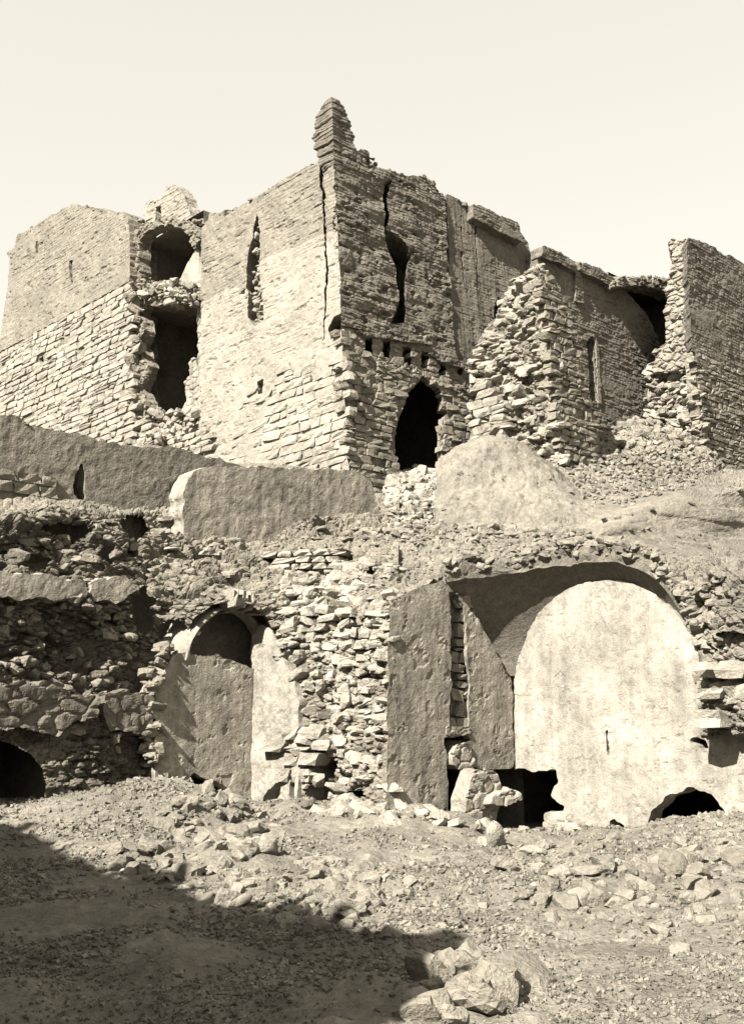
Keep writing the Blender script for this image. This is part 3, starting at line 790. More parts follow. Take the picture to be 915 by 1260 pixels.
slab("window_jamb", fwall, FW.off(0.03), [(733, 418), (736.5, 424), (740, 498), (736, 497)], M_MUDMID, [], 0.3, (0.045, 0.03), plaster(0.03, 2, 86), (0.05, 2))
slab("vault_fragment", fwall, FW.off(0.5), [(756, 347), (765, 339), (778, 342), (792, 338), (806, 343), (820, 346), (834, 352), (832, 364), (812, 356), (790, 351), (770, 351), (758, 353)], M_RUBBLE, [], 0.7, (0.05, 0.04), rough(0.12, 3, 87), (0.16, 2.4), side=0.15)
wallhead(fwall, FW.off(0.4), [(756, 344), (778, 341), (806, 342), (824, 347)], 70, 0.34, 89, M_MUDMID, 'rim_stone', 0.9)
wallhead(fwall, FW, [(664, 308), (680, 306), (707, 322), (757, 345)], 40, 0.32, 88, M_MUD)

# ------------------------------------------------------------------ broken pier in front of the facade
pc = at(689, 575, 30.6)
PR = Plane(pc, UR); PLf = Plane(pc, UL)
pier = thing("broken_pier", "broken stone pier with jagged rubble edge leaning on the tall facade", "pier", (pc[0], pc[1], 7.0))
endface = [(664, 332), (674, 338), (690, 352), (692, 378), (702, 392), (706, 425), (716, 450), (722, 485), (733, 520), (737, 545), (733, 600), (690, 600), (687, 540), (683, 480), (677, 420), (668, 365)]
slab("end_face", pier, PR.off(-0.05), endface, M_RUBBLE, [], 0.4, (0.05, 0.04), rough(0.05, 3, 91), (0.1, 2), miter=(0.4, 0))
emit(pier, courses(PR, endface, [], (0.17, 0.28), (0.3, 0.6), 92, 0.04, 0.3, 0.95, skew=0.06), "block", M_STONE2, "stone", 150, 7, "stone_fill")
prow = [[(572, 610, 33.6), (600, 610, 32.9), (640, 610, 31.7), (690, 610, 30.4)],
        [(576, 540, 33.4), (602, 548, 32.7), (640, 560, 31.7), (689, 576, 30.5)],
        [(578, 480, 33.3), (602, 490, 32.6), (640, 490, 31.8), (683, 490, 30.6)],
        [(582, 445, 33.4), (604, 440, 33.0), (638, 430, 32.1), (678, 425, 30.9)],
        [(592, 418, 33.7), (610, 405, 33.3), (636, 395, 32.6), (670, 372, 31.1)],
        [(612, 392, 34.0), (622, 370, 33.8), (640, 350, 33.2), (663, 334, 31.6)],
        [(632, 360, 34.8), (640, 345, 34.6), (652, 338, 34.2), (668, 334, 33.2)]]
psk = Skin(prow, 110, 190); psk.displace(rubble_relief(0.12, 3.0, 15, 0.25)); psk.build("rubble_core", M_RUBBLE, pier)
emit(pier, courses(PLf.off(0.05), [(577, 478), (600, 468), (618, 480), (628, 520), (630, 600), (574, 600)], [], (0.2, 0.3), (0.4, 0.8), 93, 0.05, 0.4, 0.97, skew=0.04), "block", M_STONE, "stone", 60, 7, "stone_fill")
P_, N_ = psk.sample(900, 94, [(585, 560), (582, 445), (612, 392), (640, 340), (664, 330), (690, 480), (692, 590)])
emit(pier, chunks(P_, 0.14, 0.6, 95, 2.0, tilt=0.22, N=N_, sink=0.26, flat=0.45), "chunk", M_STONE, "broken_stone", 220, 7.5, "broken_bits")

# ------------------------------------------------------------------ right hand tower
rc = at(866, 556, 38.0)
RT = Plane(rc, UR); RL = Plane(rc, UL)
rt = thing("corner_tower", "right hand ruined tower of dark mud brick with a torn pale edge", "tower", (rc[0], rc[1], 9.0))
rmud = [(846, 293), (862, 297), (880, 305), (893, 314), (899, 315), (925, 329), (1010, 372), (1010, 520), (915, 462), (852, 432), (848, 380), (846, 340), (845, 310)]
rst = [(852, 432), (915, 462), (1010, 520), (1010, 640), (866, 640), (866, 556), (858, 490)]
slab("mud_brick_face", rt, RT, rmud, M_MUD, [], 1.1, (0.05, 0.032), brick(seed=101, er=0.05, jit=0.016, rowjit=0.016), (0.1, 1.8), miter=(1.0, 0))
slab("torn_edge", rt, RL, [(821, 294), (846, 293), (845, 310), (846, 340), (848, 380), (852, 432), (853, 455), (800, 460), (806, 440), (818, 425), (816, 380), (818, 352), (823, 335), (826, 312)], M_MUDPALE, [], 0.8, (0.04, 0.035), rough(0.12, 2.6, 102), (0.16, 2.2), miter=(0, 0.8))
slab("stone_face", rt, RT.off(-0.05), rst, M_RUBBLE, [], 0.4, (0.06, 0.05), rough(0.04, 3, 103), (0.12, 2))
emit(rt, courses(RT, rst, [], (0.16, 0.25), (0.3, 0.6), 104, 0.04, 0.3, 0.96, skew=0.03), "block", M_STONE2, "stone", 220, 7, "stone_fill")
trow = [[(786, 570, 40.4), (805, 570, 39.7), (835, 572, 38.6), (870, 580, 37.9)],
        [(795, 520, 40.2), (812, 525, 39.5), (838, 540, 38.6), (866, 556, 37.9)],
        [(797, 485, 40.2), (815, 490, 39.6), (838, 495, 38.8), (859, 495, 38.0)],
        [(800, 455, 40.2), (815, 450, 39.8), (835, 450, 39.0), (852, 450, 38.1)],
        [(812, 425, 40.2), (822, 420, 39.9), (836, 420, 39.2), (849, 420, 38.3)]]
tsk = Skin(trow, 90, 120); tsk.displace(rubble_relief(0.14, 3.0, 25, 0.2)); tsk.build("rubble_core", M_RUBBLE, rt)
P_, N_ = tsk.sample(420, 105)
emit(rt, chunks(P_, 0.16, 0.6, 106, 1.8, tilt=0.22, N=N_, sink=0.24, flat=0.45), "chunk", M_STONE, "broken_stone", 130, 7.5, "broken_bits")
wallhead(rt, RT, [(850, 294), (880, 305), (925, 329)], 40, 0.3, 107, M_MUD)

# ------------------------------------------------------------------ earth mound and fallen rubble below the towers
mound_rows = [[(530, 672, 24.2), (560, 672, 24.0), (620, 674, 23.7), (690, 672, 23.5), (800, 660, 23.3)],
              [(536, 640, 24.9), (560, 640, 24.6), (620, 640, 24.4), (690, 640, 24.4), (785, 640, 24.3)],
              [(536, 605, 25.5), (560, 600, 25.2), (620, 602, 25.1), (680, 608, 25.2), (748, 626, 25.4)],
              [(537, 576, 26.2), (560, 564, 25.9), (615, 560, 25.8), (665, 572, 26.0), (712, 604, 26.6)],
              [(548, 566, 27.6), (572, 547, 27.0), (605, 538, 26.8), (640, 545, 27.0), (690, 583, 28.2)],
              [(556, 590, 29.2), (580, 570, 29.4), (620, 568, 29.6), (655, 575, 29.8), (690, 600, 29.9)]]
md = Skin(mound_rows, 200, 170)
md.displace(lambda x, y, z: 0.2 * fbm(x, y, z, f=1.2, oct=6, seed=110, gain=0.6) + 0.07 * fbm(x * 3, y * 3, z * 0.7, f=1, oct=4, seed=115) + 0.05 * np.abs(fbm(x, y, z, f=4, oct=4, seed=112)) - 0.3 * np.clip(fbm(x, y, z, f=1.7, oct=3, seed=111) - 0.35, 0, 1))
md.build("earth_mound", M_EARTH, None, "structure", smooth=True)

P_, N_ = md.sample(90, 113)
A = chunks(P_, 0.03, 0.13, 114, 3.0, tilt=0.4, N=N_, sink=0.22)
fill("stone_chips", A, RNG.integers(0, 18, len(A)), "block", M_EARTH)

def heap(name, label, cat, skin, n, region, smin, smax, seed, m=M_LOOSE, indiv=150, power=2.2, tilt=0.4, group=None):
    """a heap of fallen stones as one thing: the stones that show are its parts"""
    P, N = skin.sample(n, seed, region)
    t = thing(name, label, cat, P.mean(0) - [0, 0, 0.3], group)
    emit(t, chunks(P, smin, smax, seed, power, tilt=tilt, N=N, sink=0.12), "chunk", m, "fallen_stone", indiv, 7.5, "stone_chips")
    return t
heap("rubble_heap", "heap of broken stones spilling from between the pier and the right hand tower", "rubble heap", slope, 1500, [(690, 590), (735, 530), (800, 505), (885, 575), (850, 600), (770, 625), (700, 620)], 0.1, 0.5, 121, indiv=260)
heap("rubble_heap", "pale spill of stones tumbling out of the dark doorway of the tall keep", "rubble heap", slope, 420, [(468, 648), (485, 600), (515, 590), (540, 590), (545, 655), (500, 660)], 0.15, 0.8, 122, M_STONE, 120)
heap("rubble_heap", "thin scatter of stones on the ledge directly above the great arch", "rubble heap", slope, 700, [(440, 760), (440, 650), (560, 650), (730, 655), (860, 690), (890, 760), (800, 712), (700, 702), (545, 728)], 0.06, 0.32, 123, indiv=200, power=3, tilt=0.2)
heap("rubble_heap", "few flat stones and clods on the bare slope at the right edge", "rubble heap", slope, 34, [(740, 640), (915, 600), (930, 700), (860, 690)], 0.05, 0.2, 124, M_EARTH, 40, power=3)

# ------------------------------------------------------------------ mud parapet along the terrace
PA = Plane(at(466, 640, 25.0), UR)
par = thing("parapet_wall", "low smooth mud wall with a sloping pale end running along the terrace edge below the keep", "wall", (*at(350, 625, 23.2)[:2], 5.8))
def mudface(seed):
    def f(u, v):
        return 0.025 * fbm(u, v, f=1.0, oct=4, seed=seed) + 0.014 * fbm(u * 1.2, v * 1.0, f=7, oct=4, seed=seed + 1)
    return f
slab("wall_face", par, PA, [(224, 640), (226, 604), (232, 588), (243, 578), (262, 575), (300, 574), (350, 575), (400, 577), (440, 581), (452, 590), (460, 600), (466, 622), (467, 700), (222, 700)], M_GREYPLASTER, [], 0.5, (0.05, 0.05), mudface(131), (0.08, 1.5), True)
par2 = thing("parapet_wall", "low rough mud wall with a dark hole in it at the left edge of the terrace", "wall", (*at(110, 610, 20)[:2], 5.4))
PB = PA.off(-1.0)
hole2 = [(90, 604), (94, 580), (99, 566), (105, 585), (107, 612), (98, 616)]
slab("wall_face", par2, PB, [(-160, 470), (-60, 497), (0, 512), (20, 514), (34, 522), (60, 528), (90, 536), (120, 540), (150, 545), (180, 549), (220, 556), (250, 562), (285, 569), (320, 577), (320, 690), (-160, 690)], M_MUDMID, [hole2], 1.0, (0.045, 0.045), mudface(132), (0.12, 1.6), True)
emit(par2, courses(PB, [(-60, 566), (30, 575), (90, 586), (92, 612), (30, 614), (-60, 614)], [hole2], (0.2, 0.28), (0.3, 0.6), 133, 0.06, 0.3, 0.9), "block", M_STONE2, "stone", 60, 7, "stone_fill")
r = np.random.default_rng(14)
pts = [PB.P(*PB.uv(x, 512 + (x) * 0.195 + 3), -r.uniform(0.0, 0.8)) for x in r.uniform(-20, 215, 36)]
emit(par2, chunks(np.array(pts), 0.08, 0.2, 15, 1.5, tilt=0.2, sink=0.3), "chunk", M_MUD, "mud_lump", 80, 7.5, "mud_bits")
gap_rows = [[(176, 650, 24.2), (215, 645, 23.3), (232, 640, 22.9), (250, 640, 22.9)], [(176, 612, 24.5), (215, 607, 23.7), (232, 602, 23.2), (250, 600, 23.2)],
            [(176, 560, 25.0), (215, 562, 24.2), (240, 570, 23.8), (280, 576, 23.7)], [(176, 546, 26.2), (215, 551, 25.6), (245, 562, 25.4), (300, 572, 25.2)]]
gp_ = Skin(gap_rows, 70, 80); gp_.displace(rubble_relief(0.04, 4, 136, 0.1)); gp_.build("earth_bank", M_LOOSE, None, "structure")
# earth packed behind the parapet, up to the foot of the towers
fill_rows = [[(-300, 470, 17.5), (-100, 497, 19.6), (100, 548, 21.3), (217, 577, 22.6), (250, 592, 23.1), (300, 579, 23.6), (400, 582, 24.6), (458, 604, 25.4)],
             [(-300, 490, 24), (-100, 510, 25.0), (100, 556, 26.0), (205, 568, 27.0), (255, 574, 27.0), (310, 572, 27.3), (400, 580, 28.0), (445, 604, 28.8)],
             [(-300, 490, 44), (-100, 520, 44), (60, 552, 42), (190, 556, 37.5), (255, 566, 35), (310, 578, 33), (400, 590, 31), (436, 606, 30.2)],
             [(-300, 520, 60), (-100, 540, 60), (60, 555, 55), (190, 550, 50), (255, 560, 45), (310, 580, 40), (400, 600, 38), (436, 612, 36)]]
fs = Skin(fill_rows, 220, 90); fs.displace(rubble_relief(0.05, 3.0, 140, 0.12)); fs.build("terrace_earth", M_EARTH, None, "structure")

# ------------------------------------------------------------------ great vault
vault = thing("vaulted_hall", "great arched recess of bright plaster under a broken dome", "vault", (c0[0] + 1.0, c0[1] - 1.5, 0.0))
lun = [(632, 838), (638, 808), (652, 770), (668, 748), (690, 730), (716, 718), (748, 712), (781, 717), (808, 732), (832, 757), (852, 786), (861, 818), (868, 848)]
holeB = [(600, 946), (640, 947), (655, 949), (684, 949), (685, 960), (676, 978), (684, 986), (693, 992), (692, 999), (669, 1002), (668, 1060), (600, 1060)]
holeR = [(797, 1024), (800, 996), (816, 986), (824, 978), (834, 972), (846, 968), (858, 972), (872, 979), (884, 990), (896, 1003), (898, 1030)]
holeS = [(849, 911), (858, 907), (868, 912), (872, 921), (862, 922)]
crk = [(745.5, 897), (748.5, 899), (747, 912), (748, 930), (745.5, 934), (745, 915)]
holeT = [(748, 1004), (757, 1006), (762, 1012), (768, 1014), (769, 1023), (750, 1025)]
slab("back_wall", vault, VB, lun + [(868, 862), (890, 868), (960, 860), (1010, 860), (1010, 1090), (628, 1090)], M_PLASTER, [holeB, holeR, holeS, crk, holeT], 0.35, (0.03, 0.03), plaster(0.02, 1.2, 151, 0.005), (0.05, 2.0), True, hrag=1.2)
slot3 = [(553, 726), (562, 728), (571, 745), (575, 800), (577, 850), (578, 898), (552, 900), (554, 840), (556, 780)]
holeL = [(547, 908), (560, 904), (578, 904), (580, 912), (558, 924), (555, 934), (560, 944), (584, 946), (640, 946), (640, 1080), (552, 1080), (550, 1004), (549, 950)]
slab("side_wall", vault, VL, [(479, 752), (484, 740), (500, 731), (522, 722), (545, 716), (562, 726), (574, 742), (590, 765), (604, 790), (618, 815), (630, 840), (632, 860), (633, 1060), (474, 1060), (476, 900)], M_GREYPLASTER, [slot3, holeL], 0.35, (0.03, 0.03),
     plaster(0.024, 1.2, 152, 0.006), (0.09, 2.4), True, hrag=0.8, miter=(0.35, 0))
wallhead(vault, VL.off(-0.05), [(480, 760), (484, 740), (500, 731), (522, 722), (548, 716)], 60, 0.24, 158, M_LOOSE, 'rim_stone', 0.25)
SL = VL.off(-0.22)
slab("rubble_strip", vault, SL, [(550, 722), (575, 735), (580, 900), (550, 905)], M_RUBBLE, [], 0.5, (0.04, 0.04), rough(0.05, 3, 153), (0.02, 2))
emit(vault, courses(SL.off(0.08), slot3, [], (0.16, 0.3), (0.25, 0.42), 154, 0.06, 0.3, 0.95, skew=0.12, gap=0.03), "block", M_STONE2, "strip_stone", 40, 6, "strip_bits")
slab("lintel", vault, VL.off(0.04), [(549, 894), (580, 893), (580, 903), (550, 906)], M_STONE2, [], 0.5, (0.03, 0.03), rough(0.03, 3, 155), (0.03, 2))
slab("hanging_block", vault, VL.off(0.08), [(556, 926), (566, 914), (580, 912), (584, 945), (562, 946), (555, 938)], M_STONE, [], 0.5, (0.03, 0.03), rough(0.06, 3, 156), (0.05, 2))
for a, b in ((VL, 1), (VB, 0)):
    u0, v0 = a.uv(530 if b else 600, 1075); u1, v1 = a.uv(640 if b else 905, 890 if b else 930)
    box_room("chamber", vault, a, u0 - 0.4, u1 + 0.4, -1.2, v1 + 0.3, -0.3, -4.0, M_MUD)
dpoly = np.concatenate([[(-0.3, -0.3), (-0.3, epoly[0][1])], epoly, [(2 * Rd + 0.3, 0.0), (2 * Rd + 0.3, -0.3)]])
ss, tt = np.arange(-0.3, 2 * Rd + 0.31, 0.035), np.arange(-0.3, 3.0, 0.035)
S_, T_ = np.meshgrid(ss, tt, indexing="ij")
sc_, tc_ = S_[:-1, :-1] + 0.017, T_[:-1, :-1] + 0.017
jx, jy = 0.05 * fbm(sc_, tc_, f=4, oct=4, seed=160, gain=0.65), 0.05 * fbm(sc_, tc_, f=4, oct=4, seed=161, gain=0.65)
mk = inpoly(sc_ + jx, tc_ + jy, dpoly)
S_, T_ = soften(mk, S_, T_, 4)
Zi = domez(S_, T_) + 0.012 * fbm(S_, T_, f=4, oct=4, seed=162)
base = c0[None, None] * np.array([1, 1, 0]) + S_[..., None] * ES + T_[..., None] * ET
Pin = base + Zi[..., None] * UP
Pout = Pin + np.array([0, 0, 0.3]) + 0.08 * fbm(S_, T_, f=3, oct=4, seed=163)[..., None] * UP
Vd, Fd = grid_solid(mk, Pout, Pin, 0.5, 0.14, 164)
link("dome_shell", Vd, Fd, None, M_MUD, vault)
# stones along the broken rim
r = np.random.default_rng(16); ep = []
for _ in range(520):
    i = r.integers(0, len(epoly) - 1); f = r.random(); s_, t_ = epoly[i] * (1 - f) + epoly[i + 1] * f
    t_ += r.uniform(-0.35, 0.05)
    ep.append(c0 * [1, 1, 0] + ES * s_ + ET * t_ + UP * (float(domez(np.array(s_), np.array(max(t_, 0)))) + r.uniform(0.1, 0.42)))
emit(vault, chunks(np.array(ep), 0.07, 0.3, 17, 2.0, tilt=0.3, flat=0.5), "chunk", M_LOOSE, "rim_stone", 140, 7.5, "rim_bits")
# right jamb: broken ring and projecting blocks
jrow = [[(862, 905, 18.2), (880, 905, 17.7), (905, 905, 17.3), (1010, 905, 15.6)],
        [(866, 860, 18.1), (882, 860, 17.6), (905, 860, 17.1), (1010, 860, 15.4)],
        [(862, 812, 18.1), (885, 815, 17.6), (905, 815, 17.2), (1010, 820, 15.4)],
        [(848, 770, 18.3), (880, 770, 17.7), (905, 770, 17.2), (1010, 780, 15.4)],
        [(820, 722, 18.5), (860, 715, 18.0), (890, 705, 17.6), (1010, 700, 16)]]
jb = Skin(jrow, 120, 170)
jb.displace(lambda x, y, z: rubble_relief(0.07, 3.2, 35, 0.12)(x, y, z))
jb.build("broken_jamb", M_EARTH, vault)
P_, N_ = jb.sample(260, 171, [(840, 745), (825, 722), (890, 700), (895, 790), (890, 860), (866, 860)])
emit(vault, chunks(P_, 0.07, 0.3, 172, 1.8, tilt=0.25, N=N_, sink=0.22, flat=0.5), "chunk", M_LOOSE, "jamb_stone", 80, 7.5, "jamb_bits")
blk = []
JP = VB.off(0.22)
for (x0, y0, x1, y1) in ((872, 814, 902, 836), (874, 846, 906, 862), (868, 872, 904, 896), (900, 812, 932, 838), (908, 842, 940, 868)):
    a, b = JP.uv(x0, y1), JP.uv(x1, y0)
    A = np.zeros((3, 4)); A[:, 0] = JP.U * (b[0] - a[0]); A[:, 1] = JP.V * (b[1] - a[1]) * 0.9; A[:, 2] = JP.N * 0.7; A[:, 3] = JP.P((a[0] + b[0]) / 2, (a[1] + b[1]) / 2, 0.1); blk.append(A)
emit(vault, np.array(blk), "block", M_STONE, "jamb_block", 10, 1)

# ------------------------------------------------------------------ small arched niche
c1 = at(312, 806, 21.0)
NL_, NR_ = Plane(c1, UR), Plane(c1, UL)
niche = thing("arched_niche", "small half-ruined arched recess with a dark lunette above grey plaster", "niche", (c1[0], c1[1] - 1, 0.1))
holeN = [(233, 955), (240, 950), (250, 957), (266, 958), (278, 968), (284, 980), (276, 984), (258, 976), (240, 970)]
lunN = [(229, 808), (236, 790), (250, 769), (268, 754), (284, 751), (303, 757), (317, 772), (321, 798), (321, 824), (312, 822), (292, 813), (268, 806)]
slab("lunette", niche, NL_.off(-0.7), [(222, 840), (222, 800), (240, 760), (270, 740), (310, 742), (330, 770), (330, 840)], M_MUD, [], 0.3, (0.03, 0.03), plaster(0.02, 1.2, 188, 0.01), (0.05, 2))
slab("side_wall", niche, NL_, [(190, 900), (192, 860), (199, 830), (214, 806), (231, 804), (238, 788), (252, 768), (269, 753), (284, 750), (302, 756), (316, 772), (322, 800), (322, 1040), (188, 1040)], M_GREYPLASTER, [holeN, lunN], 0.3, (0.03, 0.03),
     plaster(0.024, 1.0, 181, 0.005), (0.05, 2), True, hrag=1.0)
slab("lit_wall", niche, NR_, [(308, 780), (320, 768), (332, 772), (341, 790), (345, 805), (362, 830), (368, 870), (366, 920), (368, 1040), (308, 1040)], M_PLASTER, [[(322, 990), (328, 972), (338, 964), (347, 968), (342, 984), (332, 1000)], [(357, 956), (364, 955), (364, 986), (357, 988)]], 0.8, (0.03, 0.03), plaster(0.05, 1.6, 183, 0.01), (0.08, 2), True)
RP = NL_.off(0.03)
ring_o = [(216, 815), (224, 790), (240, 765), (258, 750), (278, 742), (300, 745), (318, 758), (326, 772)]
ring_i = [(318, 772), (310, 763), (298, 757), (284, 752), (270, 755), (254, 768), (240, 788), (231, 808)]
arc_i = [(230, 812), (237, 789), (251, 768), (268, 754), (284, 750), (302, 756), (317, 771), (322, 790)]
arc_o = [(221, 815), (228, 788), (243, 765), (260, 748), (282, 739), (307, 744), (324, 757), (331, 774)]
rows_ = []
for f, w in ((0.0, -0.3), (0.04, 0.0), (0.5, -0.1), (1.0, -0.45), (1.15, -0.8)):
    rows_.append([NL_.P(*NL_.uv(a[0] * (1 - f) + b[0] * f, a[1] * (1 - f) + b[1] * f), w) for a, b in zip(arc_i, arc_o)])
G_ = interp(interp(np.array(rows_), 26, 0), 110, 1)
rim = Skin.__new__(Skin); rim.G = G_; rim.normals()
rim.N *= np.sign(rim.N[..., 1].mean()) * -1
rim.displace(lambda x, y, z: 0.05 * fbm(x, y, z, f=3, oct=4, seed=189))
rim.build("arch_rim", M_PLASTER, niche)
r = np.random.default_rng(187); ep_ = []
for _ in range(90):
    y = r.uniform(796, 945); x = 190 + (y < 830) * (830 - y) * 0.55 + r.uniform(-9, 9); ep_.append(NL_.P(*NL_.uv(x, y), r.uniform(-0.16, 0.02)))
emit(niche, chunks(np.array(ep_), 0.1, 0.34, 190, 1.5, tilt=0.2, flat=0.5), "chunk", M_STONE2, "edge_stone", 50, 7, "edge_bits")
vo = []
for x, y, a in ((277, 744, -0.05), (287, 745, 0.03), (297, 748, 0.12), (307, 754, 0.25)):
    u, v = RP.uv(x, y); A = np.zeros((3, 4)); U_ = RP.U * math.cos(a) - RP.V * math.sin(a); V_ = RP.U * math.sin(a) + RP.V * math.cos(a)
    A[:, 0] = U_ * 0.10; A[:, 1] = V_ * 0.34; A[:, 2] = RP.N * 0.5; A[:, 3] = RP.P(u, v + 0.1, 0.1); vo.append(A)
emit(niche, np.array(vo), "block", M_STONE, "voussoir", 10, 1)
u0, v0 = NL_.uv(225, 995); u1, v1 = NL_.uv(290, 940)
box_room("chamber", niche, NL_, u0, u1, v0, v1, -0.27, -2.2, M_MUD)

# ------------------------------------------------------------------ rubble face of the terrace
niche_open = [(188, 1040), (189, 900), (191, 850), (200, 826), (214, 808), (225, 786), (239, 760), (262, 744), (284, 738), (308, 743), (327, 758), (340, 785), (346, 806), (362, 832), (366, 870), (364, 930), (366, 1040)]
cave = [(-80, 1040), (-80, 912), (0, 911), (18, 917), (38, 928), (52, 945), (57, 965), (55, 990), (50, 1040)]
frow = [[(-260, 1060, 15.2), (-100, 1060, 16.6), (0, 1055, 17.5), (60, 1050, 18.0), (125, 1050, 18.9), (190, 1050, 19.9), (250, 1050, 20.3), (312, 1050, 20.8), (366, 1050, 20.1), (420, 1050, 19.5), (482, 1050, 18.85)],
        [(-260, 940, 15.3), (-100, 940, 16.7), (0, 940, 17.6), (60, 940, 18.2), (125, 935, 18.8), (190, 930, 19.95), (250, 930, 20.3), (312, 930, 20.8), (366, 930, 20.1), (420, 930, 19.6), (481, 930, 18.9)],
        [(-260, 850, 15.3), (-100, 850, 16.7), (0, 850, 17.7), (60, 848, 18.4), (125, 848, 19.0), (190, 850, 20.1), (250, 850, 20.2), (312, 850, 20.6), (366, 850, 20.2), (420, 850, 19.7), (481, 850, 18.95)],
        [(-260, 790, 15.4), (-100, 790, 16.8), (0, 790, 17.9), (60, 790, 18.7), (125, 790, 19.4), (190, 790, 20.2), (250, 780, 20.1), (312, 780, 20.4), (366, 790, 20.3), (420, 790, 19.8), (482, 790, 19.0)],
        [(-260, 735, 15.4), (-100, 735, 16.9), (0, 738, 17.8), (60, 738, 18.4), (125, 738, 19.2), (190, 740, 20.0), (250, 738, 20.3), (312, 738, 20.5), (366, 740, 20.5), (420, 740, 20.1), (486, 742, 19.3)],
        [(-260, 690, 15.6), (-100, 690, 17.1), (0, 695, 18.2), (60, 695, 18.9), (125, 695, 19.7), (190, 695, 20.6), (250, 695, 21.1), (312, 695, 21.4), (366, 690, 21.4), (420, 690, 21.2), (490, 692, 20.6)],
        [(-260, 640, 15.9), (-100, 640, 17.5), (0, 650, 18.4), (60, 650, 19.2), (125, 652, 20.1), (190, 655, 21.2), (250, 660, 21.9), (312, 662, 22.4), (366, 662, 22.8), (420, 660, 23.2), (490, 660, 23.2)],
        [(-260, 592, 17.6), (-100, 598, 18.6), (0, 616, 19.2), (60, 620, 19.8), (125, 625, 20.6), (190, 628, 21.8), (250, 620, 22.8), (312, 622, 23.6), (366, 626, 24.2), (420, 632, 24.8), (490, 636, 25.4)],
        [(-260, 588, 19.6), (-100, 594, 20.8), (0, 612, 21.6), (60, 615, 22.2), (125, 620, 22.9), (190, 624, 24.0), (250, 616, 24.6), (312, 617, 25.4), (366, 621, 26.0), (420, 626, 26.6), (490, 630, 27.4)]]
face = Skin(frow, 640, 440)
def bound(x, y, z):
    """flat stones bedded in earth, worn back unevenly"""
    e, v = worley(x * 0.75, y * 0.75, z * 1.9, 3.0, 45)
    e2, v2 = worley(x * 0.8, y * 0.8, z * 1.7, 6.5, 52)
    mask = np.clip(fbm(x, y, z * 1.3, f=1.1, oct=3, seed=56) * 3 + 0.55, 0, 1)
    big = 0.26 * fbm(x, y, z * 1.2, f=0.8, oct=5, seed=45, gain=0.6)
    st = 0.10 * (v - 0.5) * 1.5 - 0.10 * np.exp(-(e / 0.10) ** 2)
    sm = 0.05 * (v2 - 0.5) * 1.5 - 0.05 * np.exp(-(e2 / 0.13) ** 2)
    pit = 0.75 * np.clip(fbm(x, y, z * 1.5, f=2.1, oct=3, seed=57) - 0.24, 0, 1)
    return big + mask * st + sm - pit
rel = bound
def face_f(x, y, z):
    px, py, _ = proj(np.stack([x.ravel(), y.ravel(), z.ravel()], 1)); px = px.reshape(x.shape); py = py.reshape(x.shape)
    edge = np.clip((py - 600) / 30, 0, 1)
    flat_ = np.clip(1 - np.abs(px - 75) / 60, 0, 1) * np.clip((py - 850) / 20, 0, 1)
    k = 1 - 0.6 * flat_
    near_n = np.clip(np.minimum(np.minimum(np.abs(px - 186), np.abs(px - 366)), np.abs(px - 482)) / 30, 0.15, 1) * np.ones_like(px)
    near_n = np.where(py > 800, near_n, 1)
    ledge = 0.12 * np.sin(z * 7.5 + 1.5 * fbm(x, y, f=0.5, oct=2, seed=46)) * np.clip((700 - py) / 40, 0, 1)
    wild = np.clip((240 - px) / 80, 0, 1) * np.clip((860 - py) / 30, 0, 1)
    pits = wild * (0.35 * fbm(x, y, z * 1.4, f=1.1, oct=3, seed=47) - 0.7 * np.clip(fbm(x, y, z * 1.5, f=1.7, oct=3, seed=48) - 0.18, 0, 1))
    return (rel(x, y, z) * k + ledge + pits) * edge * near_n
face.displace(face_f)
rw_ = thing("retaining_wall", "rough broken rubble face holding up the terrace, left of the great arch", "wall", (-2.5, 19.5, 0.2))
hollows = [[(48, 650), (70, 642), (92, 636), (114, 650), (104, 664), (76, 662)], [(24, 680), (48, 676), (62, 690), (58, 702), (36, 704)],
           [(146, 640), (160, 630), (176, 636), (188, 652), (172, 664), (154, 660)], [(160, 730), (176, 720), (190, 726), (191, 756), (180, 786), (166, 778)], [(196, 768), (208, 762), (227, 765), (228, 788), (212, 796), (200, 790)],
           [(126, 664), (140, 668), (146, 690), (130, 698), (118, 684)], [(392, 930), (404, 924), (414, 936), (411, 956), (396, 960)], [(380, 962), (402, 958), (410, 976), (392, 986), (378, 978)], [(411, 762), (424, 758), (430, 778), (418, 786)],
           [(150, 812), (164, 806), (170, 822), (158, 832)], [(458, 895), (468, 890), (474, 906), (462, 912)], [(430, 975), (446, 968), (452, 980), (436, 986)], [(96, 792), (112, 786), (118, 800), (104, 808)], [(446, 688), (456, 684), (460, 706), (450, 714)]]
shaded_side = [(-900, 640), (120, 640), (175, 690), (160, 730), (190, 760), (170, 800), (195, 850), (190, 1200), (-900, 1200)]  # left part of the face, where shade is painted by darker rubble
face.build("shaded_rubble_core", M_SHADERUBBLE, rw_, holes=hollows + [niche_open, cave, [(900, 200), (-900, 200)] + shaded_side[:-1] + [(190, 1200), (900, 1200)]])
ok1 = face.ok
face.build("rubble_core", M_RUBBLE, rw_, holes=hollows + [niche_open, cave, shaded_side])
face.ok = face.ok | ok1
P_, N_ = face.sample(700, 191, [(366, 985), (366, 830), (345, 800), (350, 690), (490, 690), (486, 990)])
emit(rw_, chunks(P_, 0.12, 0.5, 192, 1.8, tilt=0.12, N=N_, sink=0.42, flat=0.5), "chunk", M_STONE, "core_stone", 230, 7.5, "core_bits")
P_, N_ = face.sample(600, 193, [(0, 620), (200, 630), (480, 640), (490, 700), (350, 740), (330, 760), (230, 760), (190, 800), (160, 720), (120, 650)])
